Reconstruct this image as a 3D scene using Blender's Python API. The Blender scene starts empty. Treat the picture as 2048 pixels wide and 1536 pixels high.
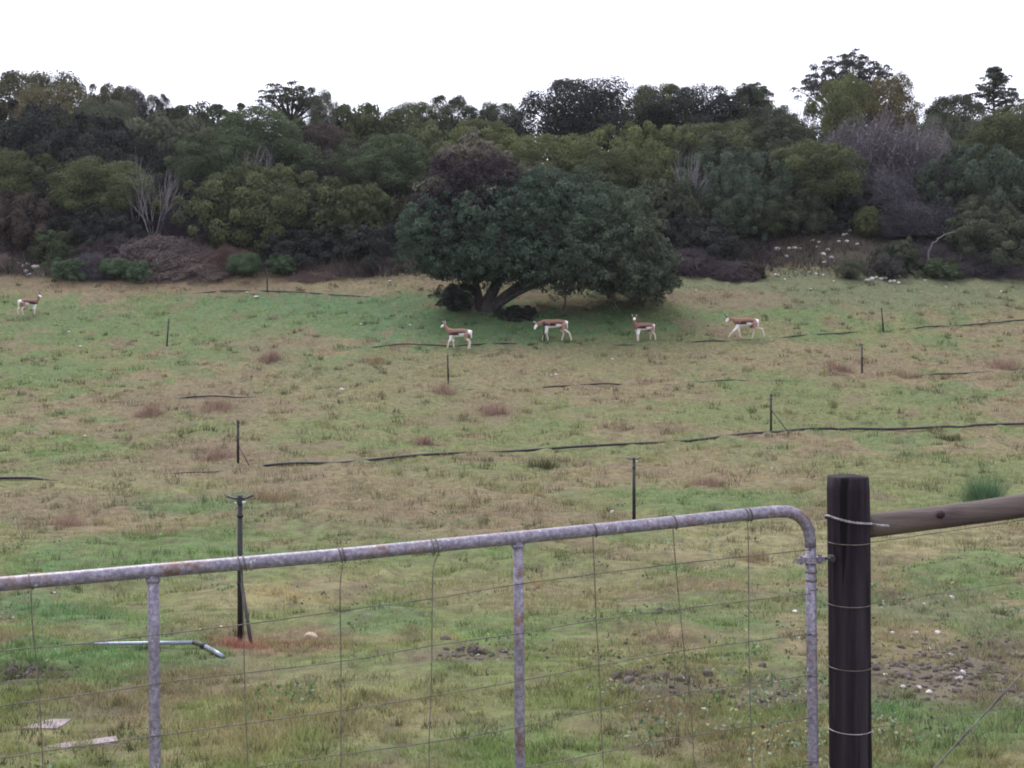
import bpy, math, random
import numpy as np
from mathutils import Vector, Matrix, Quaternion

SC = bpy.context.scene
COL = SC.collection
R = math.radians
random.seed(7)
RNG = np.random.default_rng(11)

# ------------------------------------------------------------------ camera, sky, sun, exposure
F = 2600.0                      # focal length in pixels of a 2048 x 1536 frame
CX, CY = 1024.0, 768.0
PITCH = R(2.6)                  # looking slightly down over the gate
cam_d = bpy.data.cameras.new('camera')
cam_d.sensor_width = 36.0
cam_d.lens = F / 2048 * 36.0
cam_d.clip_start = 0.05
cam_d.clip_end = 3000
cam = bpy.data.objects.new('camera', cam_d)
COL.objects.link(cam)
cam.location = (0, 0, 0)
cam.rotation_euler = (R(90) - PITCH, 0, 0)
SC.camera = cam

SUN_EL, SUN_AZ = R(52), R(-25)   # azimuth measured from +Y (behind the wood) towards +X
world = bpy.data.worlds.new('World')
SC.world = world
world.use_nodes = True
nt = world.node_tree
nt.nodes.clear()
w_out = nt.nodes.new('ShaderNodeOutputWorld')
w_bg = nt.nodes.new('ShaderNodeBackground')
w_sky = nt.nodes.new('ShaderNodeTexSky')
w_sky.sky_type = 'NISHITA'
w_sky.sun_disc = False
w_sky.sun_elevation = SUN_EL
w_sky.sun_rotation = SUN_AZ
w_mix = nt.nodes.new('ShaderNodeMix')
w_mix.data_type = 'RGBA'
w_mix.inputs['Factor'].default_value = 0.9      # a closed pale cloud deck over the clear sky
w_mix.inputs['B'].default_value = (13.0, 13.1, 15.1, 1)
nt.links.new(w_sky.outputs['Color'], w_mix.inputs['A'])
nt.links.new(w_mix.outputs['Result'], w_bg.inputs['Color'])
w_bg.inputs['Strength'].default_value = 0.055
nt.links.new(w_bg.outputs['Background'], w_out.inputs['Surface'])

sun_d = bpy.data.lights.new('sun', 'SUN')
sun_d.energy = 1.5
sun_d.angle = R(25)
sun_d.color = (1.0, 0.96, 0.9)
sun = bpy.data.objects.new('sun', sun_d)
COL.objects.link(sun)
_sd = Vector((math.cos(SUN_EL) * math.sin(SUN_AZ), math.cos(SUN_EL) * math.cos(SUN_AZ), math.sin(SUN_EL)))
sun.rotation_euler = _sd.to_track_quat('Z', 'Y').to_euler()
sun.location = _sd * 100

SC.view_settings.view_transform = 'Standard'
SC.view_settings.look = 'None'
SC.view_settings.exposure = 1.12
SC.view_settings.gamma = 1.0
SC.view_settings.use_curve_mapping = False
SC.cycles.max_bounces = 6
SC.cycles.diffuse_bounces = 3
SC.cycles.glossy_bounces = 2
SC.cycles.transparent_max_bounces = 4
SC.cycles.filter_width = 1.9     # the soft lens of an old phone

# ------------------------------------------------------------------ maths helpers
def ray(px, py):
    x = (px - CX) / F
    v = -(py - CY) / F
    return np.array([x, math.cos(PITCH) + v * math.sin(PITCH), -math.sin(PITCH) + v * math.cos(PITCH)])

def at(px, py, Y):
    d = ray(px, py)
    return Vector(d * (Y / d[1]))

def project(x, y, z):
    fw = y * math.cos(PITCH) - z * math.sin(PITCH)
    up = y * math.sin(PITCH) + z * math.cos(PITCH)
    fw = np.maximum(fw, 0.05)
    return CX + F * x / fw, CY - F * up / fw

def _h(ix, iy, seed):
    n = (ix.astype(np.int64) * 374761393 + iy.astype(np.int64) * 668265263 + seed * 1442695041) & 0xffffffff
    n = ((n ^ (n >> 13)) * 1274126177) & 0xffffffff
    n = n ^ (n >> 16)
    return (n & 0xffff) / 65535.0

def vnoise(x, y, seed=0):
    x = np.asarray(x, float); y = np.asarray(y, float)
    ix = np.floor(x); iy = np.floor(y)
    fx = x - ix; fy = y - iy
    ix = ix.astype(np.int64); iy = iy.astype(np.int64)
    ux = fx * fx * (3 - 2 * fx); uy = fy * fy * (3 - 2 * fy)
    a = _h(ix, iy, seed); b = _h(ix + 1, iy, seed); c = _h(ix, iy + 1, seed); d = _h(ix + 1, iy + 1, seed)
    return (a * (1 - ux) + b * ux) * (1 - uy) + (c * (1 - ux) + d * ux) * uy

def fbm(x, y, seed=0, octv=3):
    t = 0; a = 0.5; s = 0
    for k in range(octv):
        t = t + a * vnoise(x * 2 ** k + 17.3 * k, y * 2 ** k - 9.1 * k, seed + k)
        s += a; a *= 0.5
    return t / s

_PY = [-200, -20, 0, 4, 6, 9.35, 13, 18.5, 24, 29, 35, 40, 45, 50, 54, 58, 62, 66, 70, 80, 90, 110, 140, 200, 900]
_PZ = [-1.8, -1.85, -1.9, -1.96, -2.04, -2.25, -2.52, -2.85, -3.05, -3.10, -2.88, -2.50, -1.88, -0.88, -0.02, 1.15, 2.45, 4.0, 5.6, 8.4, 10.6, 13.2, 14.6, 15, 15]
# smooth the profile once
_yy = np.concatenate([np.arange(-200, 0, 4.0), np.arange(0, 150, 0.25), np.arange(150, 901, 10.0)])
_zz = np.interp(_yy, _PY, _PZ)
_m = (_yy >= 0) & (_yy < 150)
_k = np.hanning(25); _k /= _k.sum()
_seg = np.pad(_zz[_m], 12, mode='edge')
_zz[_m] = np.where(_yy[_m] > 4, np.convolve(_seg, _k, mode='valid'), _zz[_m])

def Hs(x, y):
    """smooth ground height"""
    z = np.interp(y, _yy, _zz)
    far = np.clip((np.asarray(y) - 10) / 40, 0, 1)
    z = z + far * (fbm(np.asarray(x) / 14.0, np.asarray(y) / 14.0, 5, 2) - 0.5) * 0.7
    return z

def H(x, y):
    """ground with hummocks"""
    x = np.asarray(x, float); y = np.asarray(y, float)
    z = Hs(x, y)
    a = np.clip((y - 3) / 8, 0.25, 1.0)
    z = z + a * (fbm(x / 0.85, y / 0.85, 21, 3) - 0.5) * 0.20
    z = z + a * np.clip(vnoise(x / 0.42, y / 0.42, 33) - 0.62, 0, 1) * 0.22
    return z

def ground_at(px, py, ymin=3.0, ymax=130.0):
    d = ray(px, py)
    ys = np.arange(ymin, ymax, 0.05)
    zs = d[2] / d[1] * ys
    xs = d[0] / d[1] * ys
    hit = np.nonzero(zs <= Hs(xs, ys))[0]
    Y = ys[hit[0]] if len(hit) else ymax
    X = d[0] / d[1] * Y
    return Vector((X, Y, float(H(X, Y))))

def px_m(Y):
    return F / Y

# ------------------------------------------------------------------ object helpers
def tag(o, label=None, cat=None, group=None, kind=None):
    if label: o['label'] = label
    if cat: o['category'] = cat
    if group: o['group'] = group
    if kind: o['kind'] = kind
    return o

def link(name, me, parent=None):
    o = bpy.data.objects.new(name, me)
    COL.objects.link(o)
    if parent is not None:
        o.parent = parent
    return o

def empty(name, loc, label, cat, group=None, rz=0.0):
    o = link(name, None)
    o.empty_display_size = 0.2
    o.location = loc
    o.rotation_euler = (0, 0, rz)
    return tag(o, label, cat, group)

def np_mesh(name, V, faces, col=None, mat=None, smooth=False):
    """V (n,3); faces (m,k) array, constant k; col (n,3) per vertex"""
    V = np.ascontiguousarray(V, dtype=np.float32)
    faces = np.ascontiguousarray(faces, dtype=np.int32)
    m, k = faces.shape
    me = bpy.data.meshes.new(name)
    me.vertices.add(len(V)); me.vertices.foreach_set('co', V.ravel())
    me.loops.add(m * k); me.loops.foreach_set('vertex_index', faces.ravel())
    me.polygons.add(m)
    me.polygons.foreach_set('loop_start', np.arange(0, m * k, k, dtype=np.int32))
    me.polygons.foreach_set('loop_total', np.full(m, k, dtype=np.int32))
    if smooth:
        me.polygons.foreach_set('use_smooth', np.ones(m, dtype=bool))
    me.update(calc_edges=True)
    if col is not None:
        a = me.color_attributes.new('col', 'FLOAT_COLOR', 'POINT')
        c = np.ones((len(V), 4), dtype=np.float32); c[:, :3] = col
        a.data.foreach_set('color', c.ravel())
    if mat is not None:
        me.materials.append(mat)
    return me

class MB:
    """collects shapes into one mesh"""
    def __init__(self):
        self.v = []; self.f = []; self.c = []
    def add(self, V, Fc, col=(1, 1, 1)):
        o = len(self.v)
        self.v += [tuple(p) for p in V]
        self.f += [tuple(i + o for i in f) for f in Fc]
        self.c += [col] * len(V)
    def tube(self, pts, rad, n=8, cap=True, col=(1, 1, 1)):
        pts = [Vector(p) for p in pts]
        if not hasattr(rad, '__len__'): rad = [rad] * len(pts)
        V = []; Fc = []
        up = None
        for i, p in enumerate(pts):
            t = (pts[min(i + 1, len(pts) - 1)] - pts[max(i - 1, 0)]).normalized()
            if up is None:
                up = Vector((0, 0, 1)) if abs(t.z) < 0.9 else Vector((1, 0, 0))
            a = t.cross(up).normalized(); b = a.cross(t).normalized(); up = b
            for k in range(n):
                q = 2 * math.pi * k / n
                V.append(p + a * math.cos(q) * rad[i] + b * math.sin(q) * rad[i])
        for i in range(len(pts) - 1):
            for k in range(n):
                Fc.append((i * n + k, i * n + (k + 1) % n, (i + 1) * n + (k + 1) % n, (i + 1) * n + k))
        if cap:
            Fc.append(tuple(range(n))[::-1]); Fc.append(tuple(range((len(pts) - 1) * n, len(pts) * n)))
        self.add(V, Fc, col)
    def box(self, c, s, rot=None, col=(1, 1, 1)):
        M = rot or Matrix.Identity(3)
        V = [Vector(c) + M @ Vector((x * s[0] / 2, y * s[1] / 2, z * s[2] / 2)) for x in (-1, 1) for y in (-1, 1) for z in (-1, 1)]
        self.add(V, [(0, 1, 3, 2), (4, 6, 7, 5), (0, 4, 5, 1), (2, 3, 7, 6), (0, 2, 6, 4), (1, 5, 7, 3)], col)
    def build(self, name, mat, parent=None, origin=None, smooth=True):
        o = Vector(origin) if origin is not None else (parent.location if parent is not None else Vector((0, 0, 0)))
        me = bpy.data.meshes.new(name)
        me.from_pydata([(p[0] - o.x, p[1] - o.y, p[2] - o.z) for p in self.v], [], self.f)
        if smooth:
            me.polygons.foreach_set('use_smooth', np.ones(len(me.polygons), dtype=bool))
        a = me.color_attributes.new('col', 'FLOAT_COLOR', 'POINT')
        c = np.ones((len(self.v), 4), dtype=np.float32); c[:, :3] = self.c
        a.data.foreach_set('color', c.ravel())
        me.materials.append(mat)
        me.update()
        ob = link(name, me, parent)
        if parent is None and origin is not None:
            ob.location = o
        return ob

def spline(pts, n=8):
    """Catmull-Rom through points"""
    P = [Vector(p) for p in pts]
    P = [P[0] * 2 - P[1]] + P + [P[-1] * 2 - P[-2]]
    out = []
    for i in range(1, len(P) - 2):
        for k in range(n):
            t = k / n
            a, b, c, d = P[i - 1], P[i], P[i + 1], P[i + 2]
            out.append(0.5 * ((2 * b) + (c - a) * t + (2 * a - 5 * b + 4 * c - d) * t * t + (3 * b - a - 3 * c + d) * t ** 3))
    out.append(P[-2])
    return out

# ------------------------------------------------------------------ materials
def mat_new(name):
    m = bpy.data.materials.new(name)
    m.use_nodes = True
    t = m.node_tree
    b = t.nodes['Principled BSDF']
    return m, t, b

def nd(t, typ, **kw):
    n = t.nodes.new(typ)
    for k, v in kw.items(): setattr(n, k, v)
    return n

def mixc(t, fac, a, b, blend='MIX'):
    n = nd(t, 'ShaderNodeMix', data_type='RGBA', blend_type=blend)
    for key, val in (('Factor', fac), ('A', a), ('B', b)):
        s = n.inputs[key] if key == 'Factor' else [i for i in n.inputs if i.name == key and i.type == 'RGBA'][0]
        if isinstance(val, (int, float)): s.default_value = val
        elif isinstance(val, tuple): s.default_value = (*val, 1)
        else: t.links.new(val, s)
    return [o for o in n.outputs if o.type == 'RGBA'][0]

def noise(t, scale, detail=4, rough=0.55, coord='Object', stretch=None):
    tc = nd(t, 'ShaderNodeTexCoord')
    n = nd(t, 'ShaderNodeTexNoise')
    n.inputs['Scale'].default_value = scale
    n.inputs['Detail'].default_value = detail
    n.inputs['Roughness'].default_value = rough
    src = tc.outputs[coord]
    if stretch:
        mp = nd(t, 'ShaderNodeMapping'); mp.inputs['Scale'].default_value = stretch
        t.links.new(src, mp.inputs['Vector']); src = mp.outputs['Vector']
    t.links.new(src, n.inputs['Vector'])
    return n.outputs['Fac']

def ramp(t, fac, a, b):
    n = nd(t, 'ShaderNodeMapRange')
    n.inputs['From Min'].default_value = a; n.inputs['From Max'].default_value = b
    t.links.new(fac, n.inputs['Value'])
    return n.outputs['Result']

def bump(t, b, h, strength=0.3, dist=0.01):
    n = nd(t, 'ShaderNodeBump')
    n.inputs['Strength'].default_value = strength; n.inputs['Distance'].default_value = dist
    t.links.new(h, n.inputs['Height']); t.links.new(n.outputs['Normal'], b.inputs['Normal'])

def leaf_material(name, use_obj=True, transl=0.25, rough=0.65, spec=0.25):
    m, t, b = mat_new(name)
    at_ = nd(t, 'ShaderNodeAttribute', attribute_name='col')
    c = at_.outputs['Color']
    if use_obj:
        oi = nd(t, 'ShaderNodeObjectInfo')
        c = mixc(t, 1.0, c, oi.outputs['Color'], 'MULTIPLY')
    t.links.new(c, b.inputs['Base Color'])
    b.inputs['Roughness'].default_value = rough
    b.inputs['Specular IOR Level'].default_value = spec
    if transl:
        tr = nd(t, 'ShaderNodeBsdfTranslucent'); t.links.new(c, tr.inputs['Color'])
        mx = nd(t, 'ShaderNodeMixShader'); mx.inputs[0].default_value = transl
        t.links.new(b.outputs[0], mx.inputs[1]); t.links.new(tr.outputs[0], mx.inputs[2])
        t.links.new(mx.outputs[0], t.nodes['Material Output'].inputs['Surface'])
    return m

M = {}
M['leaf'] = leaf_material('leaf', rough=0.8, spec=0.06)
M['grass'] = leaf_material('grass_blade', use_obj=False, transl=0.3, rough=0.85, spec=0.05)
M['twig'] = leaf_material('twig', transl=0, rough=0.9, spec=0.06)
M['fur'] = leaf_material('fur', use_obj=False, transl=0, rough=0.8, spec=0.15)

m, t, b = mat_new('bark')
oi = nd(t, 'ShaderNodeObjectInfo')
n1 = noise(t, 9, 5, 0.6, stretch=(1, 1, 0.25))
c = mixc(t, ramp(t, n1, 0.3, 0.7), (0.022, 0.018, 0.019), (0.07, 0.06, 0.058))
t.links.new(c, b.inputs['Base Color']); b.inputs['Roughness'].default_value = 0.9
bump(t, b, n1, 0.6, 0.05); M['bark'] = m

m, t, b = mat_new('meadow_soil')
a_ = nd(t, 'ShaderNodeAttribute', attribute_name='col')
n1 = noise(t, 6, 6, 0.65); n2 = noise(t, 0.9, 3)
c = mixc(t, ramp(t, n1, 0.35, 0.7), a_.outputs['Color'], (0.075, 0.06, 0.045))
c2 = mixc(t, 0.35, c, mixc(t, ramp(t, n2, 0.3, 0.7), (0.10, 0.085, 0.05), (0.07, 0.085, 0.04)))
t.links.new(c2, b.inputs['Base Color']); b.inputs['Roughness'].default_value = 0.95
b.inputs['Specular IOR Level'].default_value = 0.1
bump(t, b, n1, 0.7, 0.04); M['ground'] = m

m, t, b = mat_new('galvanised_pipe')
n1 = noise(t, 70, 5, 0.7); n2 = noise(t, 9, 5, 0.7); n3 = noise(t, 75, 4, 0.6, stretch=(1, 1, 0.45))
c = mixc(t, ramp(t, n1, 0.42, 0.62), (0.145, 0.13, 0.175), (0.29, 0.265, 0.32))
c = mixc(t, ramp(t, n3, 0.64, 0.70), c, (0.50, 0.48, 0.51))
c = mixc(t, ramp(t, n2, 0.545, 0.66), c, mixc(t, ramp(t, n1, 0.35, 0.65), (0.10, 0.055, 0.045), (0.22, 0.14, 0.12)))
t.links.new(c, b.inputs['Base Color'])
b.inputs['Metallic'].default_value = 0.25; b.inputs['Roughness'].default_value = 0.5
bump(t, b, n3, 0.25, 0.002); M['galv'] = m

m, t, b = mat_new('dull_wire')
n1 = noise(t, 22, 3)
c = mixc(t, ramp(t, n1, 0.35, 0.65), (0.075, 0.065, 0.055), (0.17, 0.16, 0.135))
t.links.new(c, b.inputs['Base Color']); b.inputs['Roughness'].default_value = 0.6; b.inputs['Metallic'].default_value = 0.2
M['wire'] = m
m, t, b = mat_new('bright_wire')
n1 = noise(t, 60, 3)
c = mixc(t, ramp(t, n1, 0.35, 0.65), (0.2, 0.18, 0.2), (0.45, 0.43, 0.45))
t.links.new(c, b.inputs['Base Color']); b.inputs['Roughness'].default_value = 0.5; b.inputs['Metallic'].default_value = 0.4
M['bright_wire'] = m

m, t, b = mat_new('creosoted_post')
n1 = noise(t, 14, 6, 0.65, stretch=(1, 1, 0.06)); n2 = noise(t, 3.0, 4, 0.6, stretch=(1, 1, 0.4)); n3 = noise(t, 40, 4, stretch=(1, 1, .2))
c = mixc(t, ramp(t, n1, 0.35, 0.7), (0.009, 0.006, 0.011), (0.040, 0.029, 0.038))
c = mixc(t, ramp(t, n2, 0.52, 0.72), c, (0.060, 0.030, 0.032))
t.links.new(c, b.inputs['Base Color']); b.inputs['Roughness'].default_value = 0.85; b.inputs['Specular IOR Level'].default_value = 0.2
n4 = noise(t, 11, 3, 0.5, stretch=(2.2, 2.2, 0.05))
c = mixc(t, ramp(t, n4, 0.62, 0.66), c, (0.004, 0.003, 0.004))
t.links.new(c, b.inputs['Base Color'])
bump(t, b, n3, 0.9, 0.008); M['post'] = m

m, t, b = mat_new('weathered_pole')
n1 = noise(t, 12, 6, 0.65, stretch=(0.08, 1, 1)); n2 = noise(t, 5, 3)
c = mixc(t, ramp(t, n1, 0.35, 0.7), (0.042, 0.030, 0.029), (0.135, 0.102, 0.092))
c = mixc(t, ramp(t, n2, 0.6, 0.8), c, (0.06, 0.04, 0.04))
t.links.new(c, b.inputs['Base Color']); b.inputs['Roughness'].default_value = 0.8
n9 = noise(t, 26, 6, 0.7, stretch=(0.15, 1, 1))
bump(t, b, n9, 1.0, 0.012); M['pole'] = m

def plain(name, col, rough=0.6, metal=0.0, vary=0.35, scale=20, bmp=0.2):
    m, t, b = mat_new(name)
    n1 = noise(t, scale, 4)
    c = mixc(t, ramp(t, n1, 0.3, 0.7), tuple(x * (1 - vary) for x in col), tuple(min(1, x * (1 + vary)) for x in col))
    t.links.new(c, b.inputs['Base Color']); b.inputs['Roughness'].default_value = rough; b.inputs['Metallic'].default_value = metal
    if bmp: bump(t, b, n1, bmp, 0.01)
    return m
M['black_plastic'] = plain('black_plastic', (0.014, 0.012, 0.014), 0.55)
M['head_plastic'] = plain('sprinkler_plastic', (0.03, 0.03, 0.05), 0.5)
M['pale_plastic'] = plain('pale_nozzle', (0.6, 0.6, 0.58), 0.5)
M['grey_pipe'] = plain('grey_blue_pipe', (0.25, 0.28, 0.38), 0.3, 0.2, 0.25, 8)
M['horn'] = plain('horn', (0.02, 0.017, 0.015), 0.5)
M['rock'] = plain('pale_limestone', (0.52, 0.50, 0.48), 0.9, 0, 0.3, 9, 0.6)
M['rock_tan'] = plain('tan_stone', (0.42, 0.32, 0.24), 0.9, 0, 0.25, 12, 0.6)
M['slab'] = plain('pinkish_slab', (0.25, 0.205, 0.215), 0.95, 0, 0.3, 14, 0.8)
M['dirt'] = plain('dark_clod', (0.10, 0.08, 0.072), 0.95, 0, 0.4, 25, 0.8)

# ------------------------------------------------------------------ meadow colours (albedo of what grows where)
GREEN = np.array([0.128, 0.232, 0.078]); LUSH = np.array([0.080, 0.215, 0.080]); OLIVE = np.array([0.208, 0.245, 0.094])
TAN = np.array([0.292, 0.240, 0.138]); STRAW = np.array([0.350, 0.315, 0.170]); PINK = np.array([0.262, 0.192, 0.132])
RED = np.array([0.280, 0.135, 0.100]); RUST = np.array([0.240, 0.165, 0.105]); DIRT = np.array([0.165, 0.135, 0.115])
LITTER = np.array([0.060, 0.045, 0.047]); GREY = np.array([0.160, 0.200, 0.108]); DARK = np.array([0.050, 0.055, 0.035])
# patches as seen across the field: x, y, rx, ry (pixels of the photo), colour, strength
PATCH = [
    (640, 615, 330, 42, LUSH, 1.0), (980, 655, 420, 40, LUSH, 0.95), (330, 650, 330, 50, GREEN, 0.8), (80, 640, 180, 46, GREEN, 0.8),
    (1560, 615, 220, 26, GREEN, 0.8), (1330, 690, 200, 24, OLIVE, .6), (700, 735, 120, 24, LUSH, .5), (520, 705, 120, 22, GREEN, .7),
    (60, 740, 160, 30, GREEN, 0.7), (1680, 572, 460, 36, GREY, 0.9), (1440, 596, 130, 20, PINK, 0.8), (1900, 600, 220, 26, GREY, 0.6),
    (360, 566, 520, 20, RUST, 0.95), (60, 560, 90, 26, RUST, .8), (700, 575, 150, 16, TAN, .8),
    (440, 800, 90, 34, PINK, 0.9), (300, 812, 60, 34, PINK, 0.8), (985, 815, 60, 40, PINK, 0.8), (430, 900, 120, 26, PINK, 0.9), (540, 700, 60, 34, PINK, .6),
    (850, 770, 330, 50, TAN, 0.6), (420, 940, 260, 30, PINK, 0.7), (250, 970, 260, 26, STRAW, 0.45), (1690, 730, 120, 30, PINK, 0.6), (2000, 730, 80, 30, PINK, .6),
    (1300, 720, 420, 26, TAN, 0.6), (1500, 820, 300, 30, OLIVE, .6), (1100, 890, 250, 30, OLIVE, .6), (640, 860, 200, 30, OLIVE, .5),
    (130, 1020, 170, 42, PINK, 0.8), (270, 1050, 110, 24, TAN, 0.8), (550, 985, 120, 40, PINK, 0.6), (880, 1030, 330, 45, PINK, 0.6), (1000, 975, 240, 30, TAN, .6),
    (1500, 950, 320, 45, TAN, 0.6), (1420, 1000, 220, 22, GREEN, 0.8), (1850, 960, 200, 40, OLIVE, .6), (420, 1010, 150, 20, LUSH, .5), (300, 1085, 200, 20, GREEN, .8), (560, 1120, 300, 24, GREEN, .8),
    (100, 1210, 210, 60, LUSH, 0.75), (520, 1190, 180, 30, STRAW, 0.8), (250, 1190, 150, 30, OLIVE, .8), (700, 1150, 140, 26, STRAW, .5),
    (350, 1320, 260, 50, LUSH, 0.55), (60, 1300, 90, 40, LUSH, .6), (500, 1284, 95, 28, RED, .9), (610, 1280, 110, 30, RUST, .9), (540, 1300, 110, 18, RUST, .8),
    (1100, 1190, 260, 50, TAN, 0.65), (1520, 1085, 190, 40, STRAW, 0.85), (1900, 1085, 210, 34, STRAW, 0.75), (1960, 1140, 150, 30, GREEN, .8),
    (760, 1240, 100, 30, LUSH, .5), (1050, 1250, 160, 40, GREEN, .6), (1440, 1210, 150, 40, GREEN, .5),
    (1890, 1358, 170, 40, DIRT, .95), (1990, 1310, 150, 34, DIRT, .7), (1960, 1400, 120, 20, DIRT, .7), (1560, 1385, 110, 26, DIRT, .7), (1310, 1370, 110, 22, DIRT, .9), (60, 1345, 80, 22, DARK, .8), (940, 1312, 100, 14, DIRT, .9),
    (220, 1428, 130, 16, DIRT, .7), (640, 1400, 330, 70, TAN, .55), (800, 1450, 160, 40, STRAW, .4), (1130, 1400, 180, 40, OLIVE, .7), (1800, 1215, 220, 40, GREY, .7), (1960, 1450, 200, 50, LUSH, .6), (300, 1480, 260, 50, TAN, .6),
    (1640, 1480, 150, 40, TAN, .6), (1000, 1500, 300, 40, GREEN, .5),
]

def meadow_colour(x, y, z):
    px, py = project(x, y, z)
    n1 = fbm(x / 3.2, y / 4.5, 40, 3); n2 = fbm(x / 0.9, y / 1.3, 50, 3); n3 = vnoise(x / 0.33, y / 0.4, 60)
    g = np.clip((n1 - 0.42) / 0.2, 0, 1)[:, None]
    c = OLIVE * (1 - g) + TAN * g
    g2 = np.clip((n2 - 0.53) / 0.14, 0, 1)[:, None]
    c = c * (1 - g2 * 0.8) + GREEN * g2 * 0.8
    g3 = np.clip((n2 - 0.42) / -0.14, 0, 1)[:, None]
    c = c * (1 - g3 * 0.75) + PINK * 0.92 * g3 * 0.75
    wob = (n2 - 0.5) * 1.6 + (n3 - 0.5) * 0.9
    for (cx, cy, rx, ry, colr, s) in PATCH:
        q = np.sqrt(((px - cx) / rx) ** 2 + ((py - cy) / ry) ** 2)
        w = np.clip((1.25 - q + wob * 0.9) / 0.5, 0, 1) * s
        w = np.where(q > 2.2, 0, w)[:, None]
        c = c * (1 - w) + colr * w
    # wood margin and the slope under the trees
    wl = np.clip((552 + 16 * np.sin(px / 150.0) - py) / 10.0 + wob * 1.2, 0, 1)
    wl = np.where(y > 57, wl, 0)[:, None]
    c = c * (1 - wl) + LITTER * wl
    return c

# ------------------------------------------------------------------ ground sheet
def build_ground():
    rows = [-150, -80, -40, -20, -10, -4, 0, 2, 3, 4]
    y = 4.0
    while y < 66:
        y += max(0.03, min(0.2, y * 0.0045)); rows.append(y)
    while y < 112:
        y += 0.8; rows.append(y)
    rows += [116, 122, 130, 140, 160, 200, 260, 360, 520, 800]
    rows = np.array(rows)
    inner = np.linspace(-1, 1, 420)
    outer = np.array([1.15, 1.4, 1.8, 2.6, 4, 7, 14, 30])
    u = np.concatenate([-outer[::-1], inner, outer])
    hw = np.clip(rows, 6, 100) * 0.47 + 0.6
    X = u[None, :] * hw[:, None]
    Y = np.repeat(rows[:, None], len(u), 1)
    Z = H(X.ravel(), Y.ravel())
    V = np.stack([X.ravel(), Y.ravel(), Z], 1)
    nr, nc = X.shape
    idx = np.arange(nr * nc).reshape(nr, nc)
    Fc = np.stack([idx[:-1, :-1].ravel(), idx[:-1, 1:].ravel(), idx[1:, 1:].ravel(), idx[1:, :-1].ravel()], 1)
    c = meadow_colour(V[:, 0], V[:, 1], V[:, 2]) * 0.9
    o = link('ground', np_mesh('ground', V, Fc, c, M['ground'], True))
    tag(o, 'rough grassy field dipping and then rising to the wood', None, None, 'structure')
build_ground()

# row -> depth lookup on the middle of the smooth slope, for even grass cover
_dy = np.geomspace(4.5, 75, 900)
_rowtab = project(np.zeros_like(_dy), _dy, np.interp(_dy, _yy, _zz))[1]
_order = np.argsort(_rowtab)
def depth_of_row(py):
    return np.interp(py, _rowtab[_order], _dy[_order])

def blades(x, y, height, width, col, lean=0.5, rng=RNG):
    n = len(x)
    z = H(x, y)
    a = rng.uniform(0, 2 * math.pi, n)
    ca, sa = np.cos(a), np.sin(a)
    l = height * rng.uniform(0.1, 1.0, n) * lean
    b = rng.uniform(0, 2 * math.pi, n)
    base = np.stack([x, y, z - 0.01], 1)
    side = np.stack([ca * width / 2, sa * width / 2, np.zeros(n)], 1)
    tip = base + np.stack([np.cos(b) * l, np.sin(b) * l, height], 1)
    V = np.empty((n, 3, 3)); V[:, 0] = base - side; V[:, 1] = base + side; V[:, 2] = tip
    C = np.repeat(col[:, None, :], 3, 1).copy()
    C[:, 2] *= 1.12
    return V.reshape(-1, 3), C.reshape(-1, 3)

def jitter(c, amt, rng=RNG):
    n = len(c)
    return np.clip(c * (1 + rng.normal(0, amt, (n, 1))) * (1 + rng.normal(0, amt * 0.35, (n, 3))), 0.01, 0.6)

def leaf_cards(P, N, size, rng, aspect=0.55, wild=0.75):
    """rhombic leaves at P, roughly facing N"""
    n = len(P)
    d = N + rng.normal(0, wild, (n, 3)); d /= np.linalg.norm(d, axis=1)[:, None] + 1e-9
    r = rng.normal(0, 1, (n, 3)); a = np.cross(d, r); a /= np.linalg.norm(a, axis=1)[:, None] + 1e-9
    b = np.cross(d, a)
    s = (size * rng.uniform(0.6, 1.4, n))[:, None]
    V = np.empty((n, 4, 3))
    V[:, 0] = P - a * s / 2; V[:, 1] = P + b * s * aspect / 2; V[:, 2] = P + a * s / 2; V[:, 3] = P - b * s * aspect / 2
    return V.reshape(-1, 3)

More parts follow.
